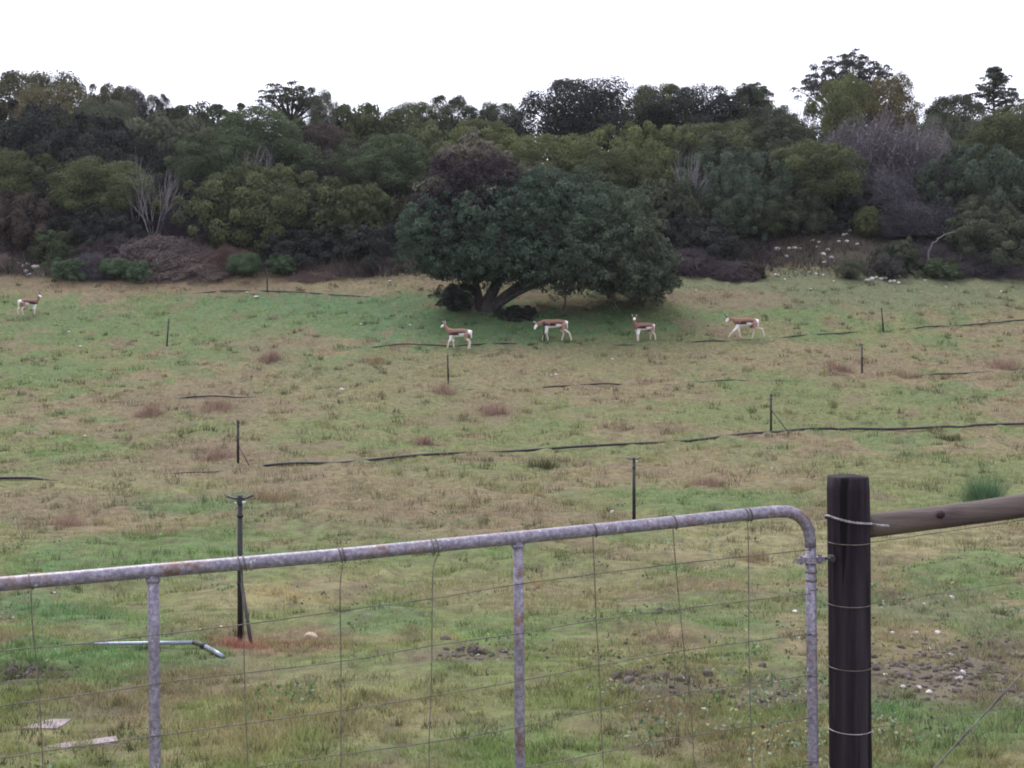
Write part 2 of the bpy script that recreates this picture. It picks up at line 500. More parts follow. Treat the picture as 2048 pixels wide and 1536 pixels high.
def build_grass():
    Vs = []; Cs = []
    # even short cover
    n = 430_000
    px = RNG.uniform(-260, 2310, n)
    py = 535 + (1640 - 535) * RNG.uniform(0, 1, n) ** 0.9
    y = depth_of_row(py) * (1 + RNG.normal(0, 0.004, n))
    x = (px - CX) / F * y
    ok = y < 66
    x, y = x[ok], y[ok]
    z = H(x, y)
    c = meadow_colour(x, y, z)
    pxx, pyy = project(x, y, z)
    hn = fbm(x / 0.55, y / 0.55, 70, 2)
    hgt = (0.035 + 0.12 * np.clip(hn - 0.35, 0, 1) ** 1.2 * 2) * RNG.uniform(0.5, 1.3, len(x))
    bare = (np.abs(c - DIRT).sum(1) < 0.06) | (np.abs(c - LITTER).sum(1) < 0.05)
    keep = ~bare | (RNG.uniform(0, 1, len(x)) < 0.25)
    hgt = np.where(bare, hgt * 0.5, hgt) * np.interp(y, [4, 10, 22, 40], [0.38, 0.52, 0.85, 1.0])
    mot = 0.70 + 0.66 * vnoise(x / 0.16, y / 0.22, 91)[:, None] * (0.6 + 0.8 * vnoise(x / 0.6, y / 0.8, 92)[:, None])
    c = c * mot
    w = np.maximum(0.006, y * 0.00042) * RNG.uniform(0.7, 1.5, len(x))
    x, y, hgt, w, c = x[keep], y[keep], hgt[keep], w[keep], c[keep]
    mixs = RNG.uniform(0, 1, len(x))[:, None]
    c = np.where(mixs > 0.93, STRAW * 0.5 + c * 0.5, c)
    V, C = blades(x, y, hgt, w, jitter(c, 0.2), 0.9); Vs.append(V); Cs.append(C)
    # taller tussocks: clusters of longer blades
    nt = 6500
    px = RNG.uniform(-260, 2310, nt); py = 560 + 1050 * RNG.uniform(0, 1, nt) ** 0.85
    ty = depth_of_row(py); tx = (px - CX) / F * ty
    tc = meadow_colour(tx, ty, H(tx, ty))
    kind = RNG.uniform(0, 1, nt)[:, None]
    kind = np.where((ty < 13)[:, None] & (kind < 0.55) & (RNG.uniform(0, 1, (nt, 1)) < 0.6), 0.9, kind)
    tc = np.where(kind < 0.55, tc * 0.26 + np.array([0.045, 0.045, 0.025]) * 0.6, np.where(kind < 0.7, tc * 0.45 + PINK * 0.5, tc * 0.5 + OLIVE * 0.55))
    per = 24
    tr = RNG.uniform(0.05, 0.16, nt) * np.clip(ty / 18, 0.45, 1.5)
    i = np.repeat(np.arange(nt), per)
    ang = RNG.uniform(0, 2 * math.pi, nt * per); rr = np.sqrt(RNG.uniform(0, 1, nt * per)) * tr[i]
    bx = tx[i] + np.cos(ang) * rr * 1.5; by = ty[i] + np.sin(ang) * rr
    bh = (0.06 + 0.13 * RNG.uniform(0, 1, nt)[i]) * RNG.uniform(0.5, 1.1, nt * per) * np.clip(ty[i] / 20, 0.45, 1.3)
    bw = np.maximum(0.006, by * 0.0004) * RNG.uniform(0.7, 1.3, nt * per)
    V, C = blades(bx, by, bh, bw, jitter(tc[i], 0.18), 0.8); Vs.append(V); Cs.append(C)
    # leafy weeds and clover in the near turf
    nr = 1700
    px = RNG.uniform(-200, 2250, nr); py = 960 + 660 * RNG.uniform(0, 1, nr) ** 0.8
    wy = depth_of_row(py); wx = (px - CX) / F * wy
    sel = fbm(wx / 1.1, wy / 1.4, 120, 2) > 0.47
    sx, sy = project(wx, wy, H(wx, wy)); sel &= ~((sx > 30) & (sx < 250) & (sy > 1425) & (sy < 1525)) & (((sx - 1890) / 170) ** 2 + ((sy - 1350) / 50) ** 2 > 1)
    wx, wy = wx[sel], wy[sel]; nr = len(wx)
    shade = np.array([[0.23, 0.27, 0.19], [0.13, 0.20, 0.085], [0.085, 0.125, 0.06], [0.27, 0.27, 0.15], [0.10, 0.085, 0.06]])[RNG.choice(5, nr, p=[.22, .3, .26, .12, .10])]
    per = 9; i = np.repeat(np.arange(nr), per)
    rr = np.abs(RNG.normal(0, 0.05, nr * per)) + 0.01; ang = RNG.uniform(0, 6.283, nr * per)
    lx = wx[i] + np.cos(ang) * rr * 1.5; ly = wy[i] + np.sin(ang) * rr * 1.5
    P = np.stack([lx, ly, H(lx, ly) + RNG.uniform(0.015, 0.075, nr * per)], 1)
    N = np.stack([np.cos(ang) * 0.5, np.sin(ang) * 0.5 - 0.35, np.full(nr * per, 0.8)], 1)
    LV = leaf_cards(P, N, np.full(nr * per, 0.025) * np.interp(ly, [5, 20], [0.9, 1.7]), RNG, 0.6)
    LV = LV.reshape(-1, 4, 3)[:, [0, 1, 2, 0, 2, 3]].reshape(-1, 3)
    Vs.append(LV); Cs.append(np.repeat(jitter(shade[i], 0.16), 6, 0))
    V = np.concatenate(Vs); C = np.concatenate(Cs)
    Fc = np.arange(len(V)).reshape(-1, 3)
    o = link('meadow_grass', np_mesh('meadow_grass', V, Fc, C, M['grass']))
    tag(o, 'short patchy green and tan meadow grass covering the field', 'grass', None, 'stuff')
build_grass()

def build_undergrowth():
    # knee-high dead weeds and brushwood along the foot of the wood
    n = 46_000
    x = RNG.uniform(-32, 32, n); y = 60.9 + 7.5 * RNG.uniform(0, 1, n) ** 1.3
    z = H(x, y); px, py = project(x, y, z)
    dens = fbm(x / 1.4, y / 1.0, 140, 3)
    edge = 548 + 8 * np.sin(px / 90.0)
    ok = (py < edge) & (dens > 0.42) & ~((px > 1540) & (px < 1830) & (RNG.uniform(0, 1, n) < 0.6))
    x, y, dens = x[ok], y[ok], dens[ok]; m = len(x)
    pal = np.array([[0.125, 0.10, 0.095], [0.085, 0.067, 0.072], [0.17, 0.145, 0.14], [0.075, 0.09, 0.05], [0.10, 0.07, 0.06]])
    c = pal[RNG.choice(5, m, p=[.27, .36, .07, .2, .10])] * 0.9
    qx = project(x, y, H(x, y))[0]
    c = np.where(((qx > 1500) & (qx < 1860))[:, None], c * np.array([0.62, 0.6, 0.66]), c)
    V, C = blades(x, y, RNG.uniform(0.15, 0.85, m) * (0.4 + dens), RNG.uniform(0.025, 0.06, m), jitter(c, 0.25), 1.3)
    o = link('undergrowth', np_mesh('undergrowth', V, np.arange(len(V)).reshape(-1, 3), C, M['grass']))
    tag(o, 'scrubby grey-brown dead weeds along the foot of the wood', 'undergrowth', None, 'stuff')
build_undergrowth()

def build_litter():
    # fallen twigs and dead leaves on the slope under the trees
    n = 26_000
    x = RNG.uniform(-36, 36, n); y = RNG.uniform(60, 76, n)
    z = H(x, y)
    px, py = project(x, y, z)
    ok = py < 556
    x, y = x[ok], y[ok]
    c = np.where(RNG.uniform(0, 1, len(x))[:, None] < 0.25, np.array([0.15, 0.135, 0.135]), np.array([0.085, 0.063, 0.06]))
    c = np.where(RNG.uniform(0, 1, len(x))[:, None] < 0.2, np.array([0.07, 0.085, 0.045]), c)
    V, C = blades(x, y, RNG.uniform(0.05, 0.3, len(x)), RNG.uniform(0.03, 0.07, len(x)), jitter(c, 0.3), 1.8)
    o = link('forest_litter', np_mesh('forest_litter', V, np.arange(len(V)).reshape(-1, 3), C, M['grass']))
    tag(o, 'brown fallen twigs and dead weeds under the wood edge', 'litter', None, 'stuff')
build_litter()

# ------------------------------------------------------------------ foliage
def lobe_leaves(C, rad, out, per, size, rng, squash=0.8):
    """leaves on lobes of centre C, radius rad, growing to the side 'out'"""
    n = len(C)
    i = np.repeat(np.arange(n), per)
    d = rng.normal(0, 1, (n * per, 3)) + out[i] * 0.75 + np.array([0, 0, 0.35])
    d /= np.linalg.norm(d, axis=1)[:, None]
    rr = rad[i] * rng.uniform(0.45, 1.15, n * per) ** 0.6
    P = C[i] + d * rr[:, None] * np.array([1, 1, squash])
    return P, d, i

def crown_mesh(name, seed, lobes=120, per=120, lr=(0.42, 0.8), size=0.105, rx=3.0, h=5.0, low=0.05, jit=0.13, ragged=0.0):
    """a rounded crown of leaf lobes, rx half width, h height, from the ground up"""
    rng = np.random.default_rng(seed)
    k = np.arange(lobes) + 0.5
    th = k * 2.399963 + rng.normal(0, 0.25, lobes)
    v = low + (1 - low) * (k / lobes)                   # height share
    v = np.clip(v + rng.normal(0, 0.05, lobes), 0.02, 0.98)
    prof = np.sqrt(np.clip(1 - ((v - 0.42) / 0.60) ** 2, 0.02, 1))      # bulging profile
    dent = 0.80 + 0.24 * rng.uniform(0, 1, lobes) + 0.12 * np.sin(th * 3 + seed)
    low_ = 0.16 * np.sin(th * 2 + seed * 1.7 + v * 4) + 0.12 * np.sin(th * 5 - seed + v * 9)
    dent = dent + low_
    spr = rng.uniform(0, 1, lobes) < 0.07
    dent = np.where(spr, dent * 1.16 + 0.06, dent)
    dent = dent - ragged * rng.uniform(0, 1, lobes) ** 1.5
    rad = np.where(spr, 0.6, 1.0) * rng.uniform(lr[0], lr[1], lobes) * rng.uniform(0.7, 1.15, lobes)
    out = np.stack([np.cos(th) * prof, np.sin(th) * prof, (v - 0.35) * 1.2], 1)
    out /= np.linalg.norm(out, axis=1)[:, None]
    C = np.stack([np.cos(th) * prof * dent * (rx - rad * .7), np.sin(th) * prof * dent * (rx - rad * .7), v * (h - rad * 0.6) * (0.90 + 0.1 * dent - 0.4 * ragged * rng.uniform(0, 1, lobes))], 1)
    P, d, i = lobe_leaves(C, rad, out, per, size, rng)
    tone = rng.normal(1, 0.17, lobes)[i]
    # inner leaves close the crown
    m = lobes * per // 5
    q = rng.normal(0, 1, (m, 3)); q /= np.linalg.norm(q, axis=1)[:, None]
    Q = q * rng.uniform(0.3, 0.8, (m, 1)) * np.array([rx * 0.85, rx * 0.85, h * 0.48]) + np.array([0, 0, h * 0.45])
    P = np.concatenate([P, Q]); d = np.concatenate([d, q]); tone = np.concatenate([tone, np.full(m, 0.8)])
    sz = np.full(len(P), size); sz[-m:] *= 1.7
    keep = P[:, 2] > -0.1
    P, d, tone, sz = P[keep], d[keep], tone[keep], sz[keep]
    V = leaf_cards(P, d, sz, rng, 0.6, 0.42)
    c = np.ones((len(P), 3)) * tone[:, None]
    c *= 1 + rng.normal(0, jit, (len(P), 1))
    c *= 1 + rng.normal(0, 0.05, (len(P), 3))
    C4 = np.repeat(np.clip(c, 0.3, 2), 4, 0)
    return np_mesh(name, V, np.arange(len(V)).reshape(-1, 4), C4, M['leaf'])

def branchy(seed, rx, h, n_limb=6, forks=3, r0=0.16, n=6, col=(1, 1, 1), lowest=0.0):
    """tapered trunk with limbs fanning to a crown; returns MB and limb ends"""
    rng = random.Random(seed); mb = MB(); ends = []
    top = Vector((rng.uniform(-.1, .1) * rx, rng.uniform(-.1, .1) * rx, h * 0.3))
    mb.tube(spline([(0, 0, -0.3), (rng.uniform(-.1, .1), rng.uniform(-.1, .1), h * 0.15), top], 4), [r0 * (1.25 - 0.45 * i / 8) for i in range(9)], n, col=col)
    for k in range(n_limb):
        a = 2 * math.pi * k / n_limb + rng.uniform(-.3, .3)
        e = rng.uniform(0.45, 0.95)
        end = Vector((math.cos(a) * rx * e, math.sin(a) * rx * e, h * (1.0 - 0.38 * e * e) * rng.uniform(0.85, 1)))
        st = top * rng.uniform(0.5, 0.98)
        mid = st.lerp(end, 0.45) + Vector((rng.uniform(-.2, .2), rng.uniform(-.2, .2), h * 0.03))
        pts = spline([st, mid, end], 4)
        mb.tube(pts, [r0 * 0.6 * (1 - 0.8 * i / (len(pts) - 1)) for i in range(len(pts))], n, col=col)
        ends.append(end)
        for j in range(forks):
            s2 = pts[rng.randint(3, 6)]
            e2 = s2 + Vector((rng.uniform(-1, 1) * rx * .4, rng.uniform(-1, 1) * rx * .4, rng.uniform(0.1, 0.32) * h))
            p2 = spline([s2, s2.lerp(e2, .5) + Vector((rng.uniform(-.1, .1), rng.uniform(-.1, .1), .05)), e2], 3)
            mb.tube(p2, [r0 * 0.25 * (1 - 0.75 * i / (len(p2) - 1)) for i in range(len(p2))], 5, col=col)
            ends.append(e2)
    return mb, ends

def mb_mesh(mb, name, mat, smooth=True):
    me = bpy.data.meshes.new(name)
    me.from_pydata(mb.v, [], mb.f)
    if smooth: me.polygons.foreach_set('use_smooth', np.ones(len(me.polygons), dtype=bool))
    a = me.color_attributes.new('col', 'FLOAT_COLOR', 'POINT')
    c = np.ones((len(mb.v), 4), dtype=np.float32); c[:, :3] = mb.c
    a.data.foreach_set('color', c.ravel())
    me.materials.append(mat); me.update()
    return me

def pad_crown(name, seed, ends, pads=3, lr=(0.22, 0.42), per=90, size=0.14, spread=0.55):
    """leaf pads at the limb ends, gaps between them"""
    rng = np.random.default_rng(seed)
    E = np.array([tuple(e) for e in ends])
    C = np.repeat(E, pads, 0) + rng.normal(0, spread, (len(E) * pads, 3)) * np.array([1, 1, 0.6])
    rad = rng.uniform(lr[0], lr[1], len(C))
    out = np.tile(np.array([0, 0, 1.0]), (len(C), 1))
    P, d, i = lobe_leaves(C, rad, out, per, size, rng, 0.6)
    V = leaf_cards(P, d, np.full(len(P), size), rng)
    c = np.ones((len(P), 3)) * (rng.normal(1, 0.15, len(C))[i] * (1 + rng.normal(0, 0.13, len(P))))[:, None]
    return np_mesh(name, V, np.arange(len(V)).reshape(-1, 4), np.repeat(np.clip(c, .3, 2), 4, 0), M['leaf'])

BASE_RX, BASE_H = 3.0, 5.0
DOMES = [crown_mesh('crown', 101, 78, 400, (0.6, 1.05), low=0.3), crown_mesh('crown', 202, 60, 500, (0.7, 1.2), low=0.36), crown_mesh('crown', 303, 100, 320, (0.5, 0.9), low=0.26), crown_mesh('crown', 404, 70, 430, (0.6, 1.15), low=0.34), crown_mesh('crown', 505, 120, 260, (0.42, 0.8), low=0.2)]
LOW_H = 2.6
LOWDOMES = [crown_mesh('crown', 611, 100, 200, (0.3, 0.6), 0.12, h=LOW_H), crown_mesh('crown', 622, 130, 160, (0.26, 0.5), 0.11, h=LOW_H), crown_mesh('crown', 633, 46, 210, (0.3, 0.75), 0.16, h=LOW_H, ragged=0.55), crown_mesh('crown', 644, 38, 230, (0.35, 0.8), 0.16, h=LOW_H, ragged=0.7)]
TRUNKS = [mb_mesh(branchy(31 + k, 2.2, 4.2, 5, 1, 0.15, 5)[0], 'trunk', M['bark']) for k in range(3)]

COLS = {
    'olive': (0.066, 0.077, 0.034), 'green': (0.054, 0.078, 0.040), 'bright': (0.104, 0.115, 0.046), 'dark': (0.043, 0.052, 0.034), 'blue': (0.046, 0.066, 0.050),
    'grey': (0.082, 0.090, 0.062), 'brown': (0.078, 0.072, 0.044), 'maroon': (0.058, 0.036, 0.042), 'ochre': (0.120, 0.104, 0.058), 'orange': (0.130, 0.102, 0.048), 'purple': (0.062, 0.052, 0.060), 'night': (0.031, 0.035, 0.033),  # night: leaves darkened so the colour carries shade within and below the wood
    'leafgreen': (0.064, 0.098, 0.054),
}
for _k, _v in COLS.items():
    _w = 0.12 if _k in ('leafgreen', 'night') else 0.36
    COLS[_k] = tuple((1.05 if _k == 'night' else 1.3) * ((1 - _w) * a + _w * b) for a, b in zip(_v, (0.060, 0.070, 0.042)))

def slope_at(X, Y):
    return math.atan2(float(Hs(X, Y + 0.8) - Hs(X, Y - 0.8)), 1.6)

def dome(name, label, px, top, w, Y, colour, cat='tree', group='trees of the wood', var=None, lift=0.0, squash=1.0):
    """a leafy crown with its trunk, standing on the slope at depth Y, reaching picture row 'top'"""
    d = ray(px, top)
    X = d[0] / d[1] * Y
    gz = float(Hs(X, Y))
    zt = d[2] / d[1] * Y
    hgt = max(0.5, zt - gz)
    rx = w / 2 / px_m(Y)
    flat = hgt / rx < 1.25
    o = empty(name, (X, Y, gz - 0.1), label, cat, group, 0 if flat else random.uniform(0, 6.28))
    v = random.randrange(len(DOMES)) if var is None else var
    if flat: o.rotation_euler = (slope_at(X, Y) * 0.85, 0, 0)
    c = link('crown', LOWDOMES[v % 4] if flat else DOMES[v], o)
    if flat: c.rotation_euler = (0, 0, random.uniform(0, 6.28))
    c.scale = (rx / BASE_RX, rx / BASE_RX * squash, (hgt + 0.1) / (LOW_H if flat else BASE_H))
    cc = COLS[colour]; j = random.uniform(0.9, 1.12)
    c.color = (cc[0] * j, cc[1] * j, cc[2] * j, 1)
    tk = link('trunk', TRUNKS[v % 3], o)
    tk.scale = (rx / BASE_RX, rx / BASE_RX, (hgt + 0.1) / BASE_H)
    return o

WOOD = [
    # skyline rank
    ('wood_tree', 'tall dark brown-green tree highest on the skyline above the ochre crown', 70, 142, 215, 84, 'brown'),
    ('wood_tree', 'ochre topped tree just under the dark crown at the high end of the skyline', 105, 172, 150, 80, 'ochre'),
    ('wood_tree', 'olive domed skyline tree next to the notch of bright sky', 222, 170, 110, 84, 'brown'),
    ('wood_tree', 'purplish rounded skyline crown with a thin edge beside the sky notch', 265, 170, 66, 88, 'purple'),
    ('wood_tree', 'small pointed purple-brown crown across the sky notch', 315, 189, 62, 88, 'purple'),
    ('wood_tree', 'low even dark skyline tree between the sky notch and the umbrella tree', 400, 208, 230, 90, 'dark'),
    ('wood_tree', 'grey-green skyline crown leaning against the umbrella tree', 642, 186, 70, 87, 'grey'),
    ('wood_tree', 'olive-dark wide tree on the low stretch of skyline past the umbrella tree', 735, 199, 210, 88, 'olive'),
    ('wood_tree', 'low olive skyline tree just before the dark blunt tree', 820, 206, 140, 89, 'olive'),
    ('wood_tree', 'dark blunt skyline tree beside the pale bare twigs', 905, 192, 120, 90, 'dark'),
    ('wood_tree', 'small dark skyline tree in the dip before the big black-green crown', 1000, 205, 110, 90, 'dark'),
    ('wood_tree', 'large black-green crown rising on the skyline behind the lone tree', 1165, 160, 230, 86, 'night'),
    ('wood_tree', 'olive crested skyline tree next to the large black-green crown', 1310, 168, 170, 88, 'olive'),
    ('wood_tree', 'shadowy dark skyline tree between two olive crowns', 1420, 172, 170, 87, 'night'),
    ('wood_tree', 'dark skyline tree with broken edge beside the bluish bare twigs', 1498, 178, 110, 87, 'dark'),
    ('wood_tree', 'yellow-green dome in front of the big gappy skyline tree', 1690, 150, 122, 82, 'bright'),
    ('wood_tree', 'orange tinged crown touching the yellow-green dome under the gappy tree', 1780, 154, 100, 82, 'orange'),
    ('wood_tree', 'grey-dark skyline tree between the orange crown and the small conical tree', 1900, 190, 150, 86, 'dark'),
    ('wood_tree', 'green skyline tree at the frame edge below the small conical tree', 2045, 200, 130, 84, 'olive'),
    # middle ranks
    ('wood_tree', 'deep blue-dark tree filling the slope under the ochre crown', 70, 212, 300, 75, 'night'),
    ('wood_tree', 'grey-green rounded tree below the sky notch', 215, 198, 130, 79, 'grey'),
    ('wood_tree', 'dark tree in the shade above the bare grey dead shrub', 205, 262, 240, 72, 'night'),
    ('wood_tree', 'broad grey-green tree crown over the bare grey dead shrub', 360, 216, 250, 77, 'grey'),
    ('wood_tree', 'green tree with pale stems showing under its arching crown', 520, 218, 210, 75, 'green'),
    ('wood_tree', 'small green tree over the dark hollow behind the dead shrub', 420, 270, 160, 71, 'green'),
    ('wood_tree', 'dark maroon crown in the wood behind the olive bushes', 640, 246, 130, 79, 'maroon'),
    ('wood_tree', 'shaded purple tree under the maroon crown', 670, 300, 170, 76, 'purple'),
    ('wood_tree', 'fresh green rounded tree beside the top of the lone tree', 775, 268, 180, 73, 'green'),
    ('wood_tree', 'olive-dark tree behind the fresh green rounded one', 850, 232, 200, 80, 'olive'),
    ('wood_tree', 'olive tree crown showing straight above the top of the lone tree', 965, 245, 190, 76, 'bright'),
    ('wood_tree', 'olive round tree over the sloping shoulder of the lone tree', 1110, 268, 180, 73, 'bright'),
    ('wood_tree', 'bright yellow-olive crested tree under the shadowy skyline trees', 1290, 248, 220, 76, 'bright'),
    ('wood_tree', 'olive tree between the lone tree shoulder and the grey twig bush', 1225, 300, 150, 71, 'olive'),
    ('wood_tree', 'yellowish olive crest continuing towards the big grey bush', 1450, 240, 190, 77, 'olive'),
    ('wood_tree', 'dark green tree tucked above the mid-slope light green bush', 1560, 232, 170, 76, 'dark'),
    ('wood_tree', 'mid green bush with a light top on the slope before the big grey bush', 1620, 285, 200, 71, 'olive'),
    ('wood_tree', 'blue-green tree under the yellowish olive crest', 1475, 300, 200, 71, 'blue'),
    ('wood_tree', 'night-dark tree over the stony bare slope', 1650, 355, 230, 73, 'night'),
    ('wood_tree', 'dark tree between the lone tree edge and the blue-green tree', 1330, 340, 180, 68, 'dark'),
    ('wood_tree', 'spiky grey-green tree at the shoulder of the big grey bush', 1880, 232, 120, 78, 'grey'),
    ('wood_tree', 'light green crown under the small conical skyline tree', 2020, 222, 150, 75, 'olive'),
    ('wood_tree', 'dark bluish tree filling the slope beyond the big grey bush', 1960, 292, 210, 70, 'blue'),
    ('wood_tree', 'dim tree deep in shade behind the tangled grey twigs', 1830, 370, 190, 74, 'night'),
    # front rank, low bushes coloured dark for the shade under the canopy
    ('wood_bush', 'olive bush at the frame edge over a maroon shaded base', 25, 300, 150, 69, 'olive'),
    ('wood_bush', 'dark maroon bush low at the frame edge by the white stones', 45, 385, 160, 66, 'maroon'),
    ('wood_bush', 'brown-olive bush with pale tips before the bare grey dead shrub', 210, 318, 190, 68, 'olive'),
    ('wood_bush', 'large olive front bush with a smooth rounded top', 530, 332, 240, 67, 'olive'),
    ('wood_bush', 'olive front bush reaching almost to the lone tree', 712, 350, 200, 67, 'olive'),
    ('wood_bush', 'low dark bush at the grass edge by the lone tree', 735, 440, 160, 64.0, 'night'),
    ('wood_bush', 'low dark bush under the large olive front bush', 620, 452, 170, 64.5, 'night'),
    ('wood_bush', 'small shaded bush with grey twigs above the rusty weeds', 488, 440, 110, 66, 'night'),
    ('wood_bush', 'blue-green bush in front of the stony bare slope', 1480, 365, 160, 68, 'blue'),
    ('wood_bush', 'dull olive bush overhanging the edge of the stony bare slope', 1535, 402, 100, 67.4, 'olive'),
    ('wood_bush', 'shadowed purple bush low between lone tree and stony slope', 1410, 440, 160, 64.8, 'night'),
    ('wood_bush', 'dark green front bush at the frame edge above the grass', 1985, 425, 190, 64.5, 'dark'),
    ('wood_bush', 'grey-olive bush above the dark green front bush at the frame edge', 1970, 385, 130, 67.5, 'grey'),
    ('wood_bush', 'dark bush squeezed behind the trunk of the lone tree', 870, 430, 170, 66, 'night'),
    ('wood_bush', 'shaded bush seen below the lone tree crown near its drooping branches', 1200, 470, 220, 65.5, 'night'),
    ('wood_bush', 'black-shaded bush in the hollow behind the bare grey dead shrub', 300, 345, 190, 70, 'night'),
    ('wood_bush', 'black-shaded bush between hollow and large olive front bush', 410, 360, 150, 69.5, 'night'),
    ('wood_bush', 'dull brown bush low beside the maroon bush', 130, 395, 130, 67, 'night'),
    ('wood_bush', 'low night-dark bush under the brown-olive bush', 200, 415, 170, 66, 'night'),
    ('wood_bush', 'dark bush joining the two olive front bushes', 625, 375, 130, 66.5, 'dark'),
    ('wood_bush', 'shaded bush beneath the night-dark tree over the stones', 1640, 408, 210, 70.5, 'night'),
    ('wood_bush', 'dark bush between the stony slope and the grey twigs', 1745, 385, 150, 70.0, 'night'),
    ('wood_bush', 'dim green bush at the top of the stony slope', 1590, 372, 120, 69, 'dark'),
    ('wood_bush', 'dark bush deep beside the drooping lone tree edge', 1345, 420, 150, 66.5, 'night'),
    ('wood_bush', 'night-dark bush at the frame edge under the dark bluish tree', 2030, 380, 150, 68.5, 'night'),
    ('wood_tree', 'grey-olive tree high between gap tree and maroon crown', 560, 262, 150, 80, 'grey'),
    ('wood_tree', 'dull tree behind the blue-green tree', 1400, 268, 150, 75, 'dark'),
    ('wood_tree', 'dark tree standing behind the grey-green rounded tree', 150, 225, 170, 81, 'dark'),
    ('wood_tree', 'dark gap-filling tree beneath the conical skyline tree', 1975, 240, 140, 82, 'dark'),
    ('wood_tree', 'dark tree under the open branched skyline tree', 1545, 212, 120, 84, 'dark'),
    ('wood_bush', 'dark bush hidden deep behind the middle of the lone tree', 1040, 380, 260, 68, 'dark'),
]
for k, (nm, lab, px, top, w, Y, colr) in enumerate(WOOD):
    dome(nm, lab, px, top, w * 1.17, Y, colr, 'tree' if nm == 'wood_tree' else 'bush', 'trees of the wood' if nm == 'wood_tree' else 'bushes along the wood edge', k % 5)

# trees beyond the frame so that the wood goes on
for k, (px, top, w, Y, colr) in enumerate([(-140, 150, 260, 80, 'dark'), (-150, 260, 260, 72, 'olive'), (-330, 190, 300, 78, 'green'), (-170, 390, 200, 66, 'dark'), (-380, 330, 300, 68, 'olive'), (2180, 190, 260, 82, 'olive'), (2190, 300, 240, 72, 'dark'), (2220, 420, 220, 65, 'green'), (2390, 220, 300, 78, 'olive'), (2420, 370, 280, 67, 'dark')]):
    dome('wood_tree', 'tree of the wood continuing past the edge of the view', px, top, w, Y, colr, 'tree', 'wood beyond the view', k % 5)

# low weeds and shrubs at the foot of the wood
LOW = [
    ('green_weed_shrub', 'low fresh green shrub beside the white stones at the frame edge', 140, 512, 100, 61.5, 'leafgreen'),
    ('green_weed_shrub', 'round fresh green shrub before the brown brush', 230, 515, 60, 61.3, 'leafgreen'),
    ('green_weed_shrub', 'fresh green shrub next to the round one before the brown brush', 275, 518, 80, 61.2, 'leafgreen'),
    ('green_weed_shrub', 'pale green shrub standing beside the farthest sprinkler', 490, 505, 70, 61.6, 'leafgreen'),
    ('green_weed_shrub', 'spiky green shrub past the farthest sprinkler', 565, 508, 60, 61.8, 'leafgreen'),
    ('green_weed_shrub', 'dull green shrub higher on the bank above the white stones', 110, 450, 130, 64, 'green'),
    ('green_weed_shrub', 'yellowish shrub among the stones of the bare slope', 1735, 412, 56, 67.5, 'bright'),
    ('green_weed_shrub', 'grey-green low shrub at the foot of the stony slope', 1702, 516, 60, 61.8, 'grey'),
    ('green_weed_shrub', 'maroon-brown dry shrub behind the row of pale stones', 1775, 505, 90, 62.2, 'purple'),
    ('green_weed_shrub', 'dull green low shrub on the bank above the row of pale stones', 1800, 470, 110, 63.8, 'dark'),
    ('green_weed_shrub', 'low green shrub between the row of pale stones and the dark front bush', 1880, 515, 110, 62.0, 'green'),
    ('green_weed_shrub', 'dark red-brown shrub low between lone tree and stony slope', 1500, 520, 90, 62.3, 'maroon'),
]
for k, (nm, lab, px, top, w, Y, colr) in enumerate(LOW):
    dome(nm, lab, px, top, w, Y, colr, 'shrub', 'low shrubs at the foot of the wood', 2 + k % 2)

# bare and twiggy shrubs
def prisms(segs, rads, tone):
    """three-sided tapered twigs; segs (n,2,3)"""
    n = len(segs); A = segs[:, 0]; B = segs[:, 1]
    d = B - A; d /= np.linalg.norm(d, axis=1)[:, None] + 1e-9
    q = np.where(np.abs(d[:, 2:]) < 0.9, np.array([[0, 0, 1.0]]), np.array([[1.0, 0, 0]]))
    a = np.cross(d, q); a /= np.linalg.norm(a, axis=1)[:, None]; b = np.cross(d, a)
    V = np.empty((n, 6, 3))
    for m_ in range(3):
        o = a * math.cos(2.0944 * m_) + b * math.sin(2.0944 * m_)
        V[:, m_] = A + o * rads[:, :1]; V[:, 3 + m_] = B + o * rads[:, 1:]
    k = np.arange(n)[:, None, None] * 6
    Fc = (k + np.array([[0, 1, 4, 3], [1, 2, 5, 4], [2, 0, 3, 5]])[None]).reshape(-1, 4)
    return V.reshape(-1, 3), Fc, np.repeat(tone[:, None], 18, 1).reshape(-1, 3)

def grow(seed, stems, rx, h, depth, r0, split=3, fine=0.55):
    """stems dividing again and again into fine twigs"""
    rng = random.Random(seed); segs = []; rads = []
    def go(p, d, L, r, lev):
        k = 3; q = p
        for j in range(k):
            d = (d + Vector((rng.uniform(-.22, .22), rng.uniform(-.22, .22), rng.uniform(-.08, .16)))).normalized()
            e = q + d * (L / k); ra = r * (1 - 0.4 * j / k); rb = r * (1 - 0.4 * (j + 1) / k)
            segs.append((tuple(q), tuple(e))); rads.append((ra, rb)); q = e
            if lev > 0 and j > 0:
                for _ in range(split - 1 if j < k - 1 else split):
                    nd_ = (d + Vector((rng.uniform(-.8, .8), rng.uniform(-.8, .8), rng.uniform(-.35, .5)))).normalized()
                    go(q, nd_, L * rng.uniform(fine * 0.8, fine * 1.25), rb * 0.62, lev - 1)
    for k in range(stems):
        a = 2 * math.pi * (k + rng.uniform(-.3, .3)) / stems; e = rng.uniform(0.15, 1.0)
        d = Vector((math.cos(a) * rx * e, math.sin(a) * rx * e, h * (1.0 - 0.25 * e))).normalized()
        go(Vector((rng.uniform(-.15, .15), rng.uniform(-.15, .15), 0)), d, h * rng.uniform(0.38, 0.55), r0 * rng.uniform(0.7, 1.2), depth)
    return np.array(segs), np.array(rads), rng

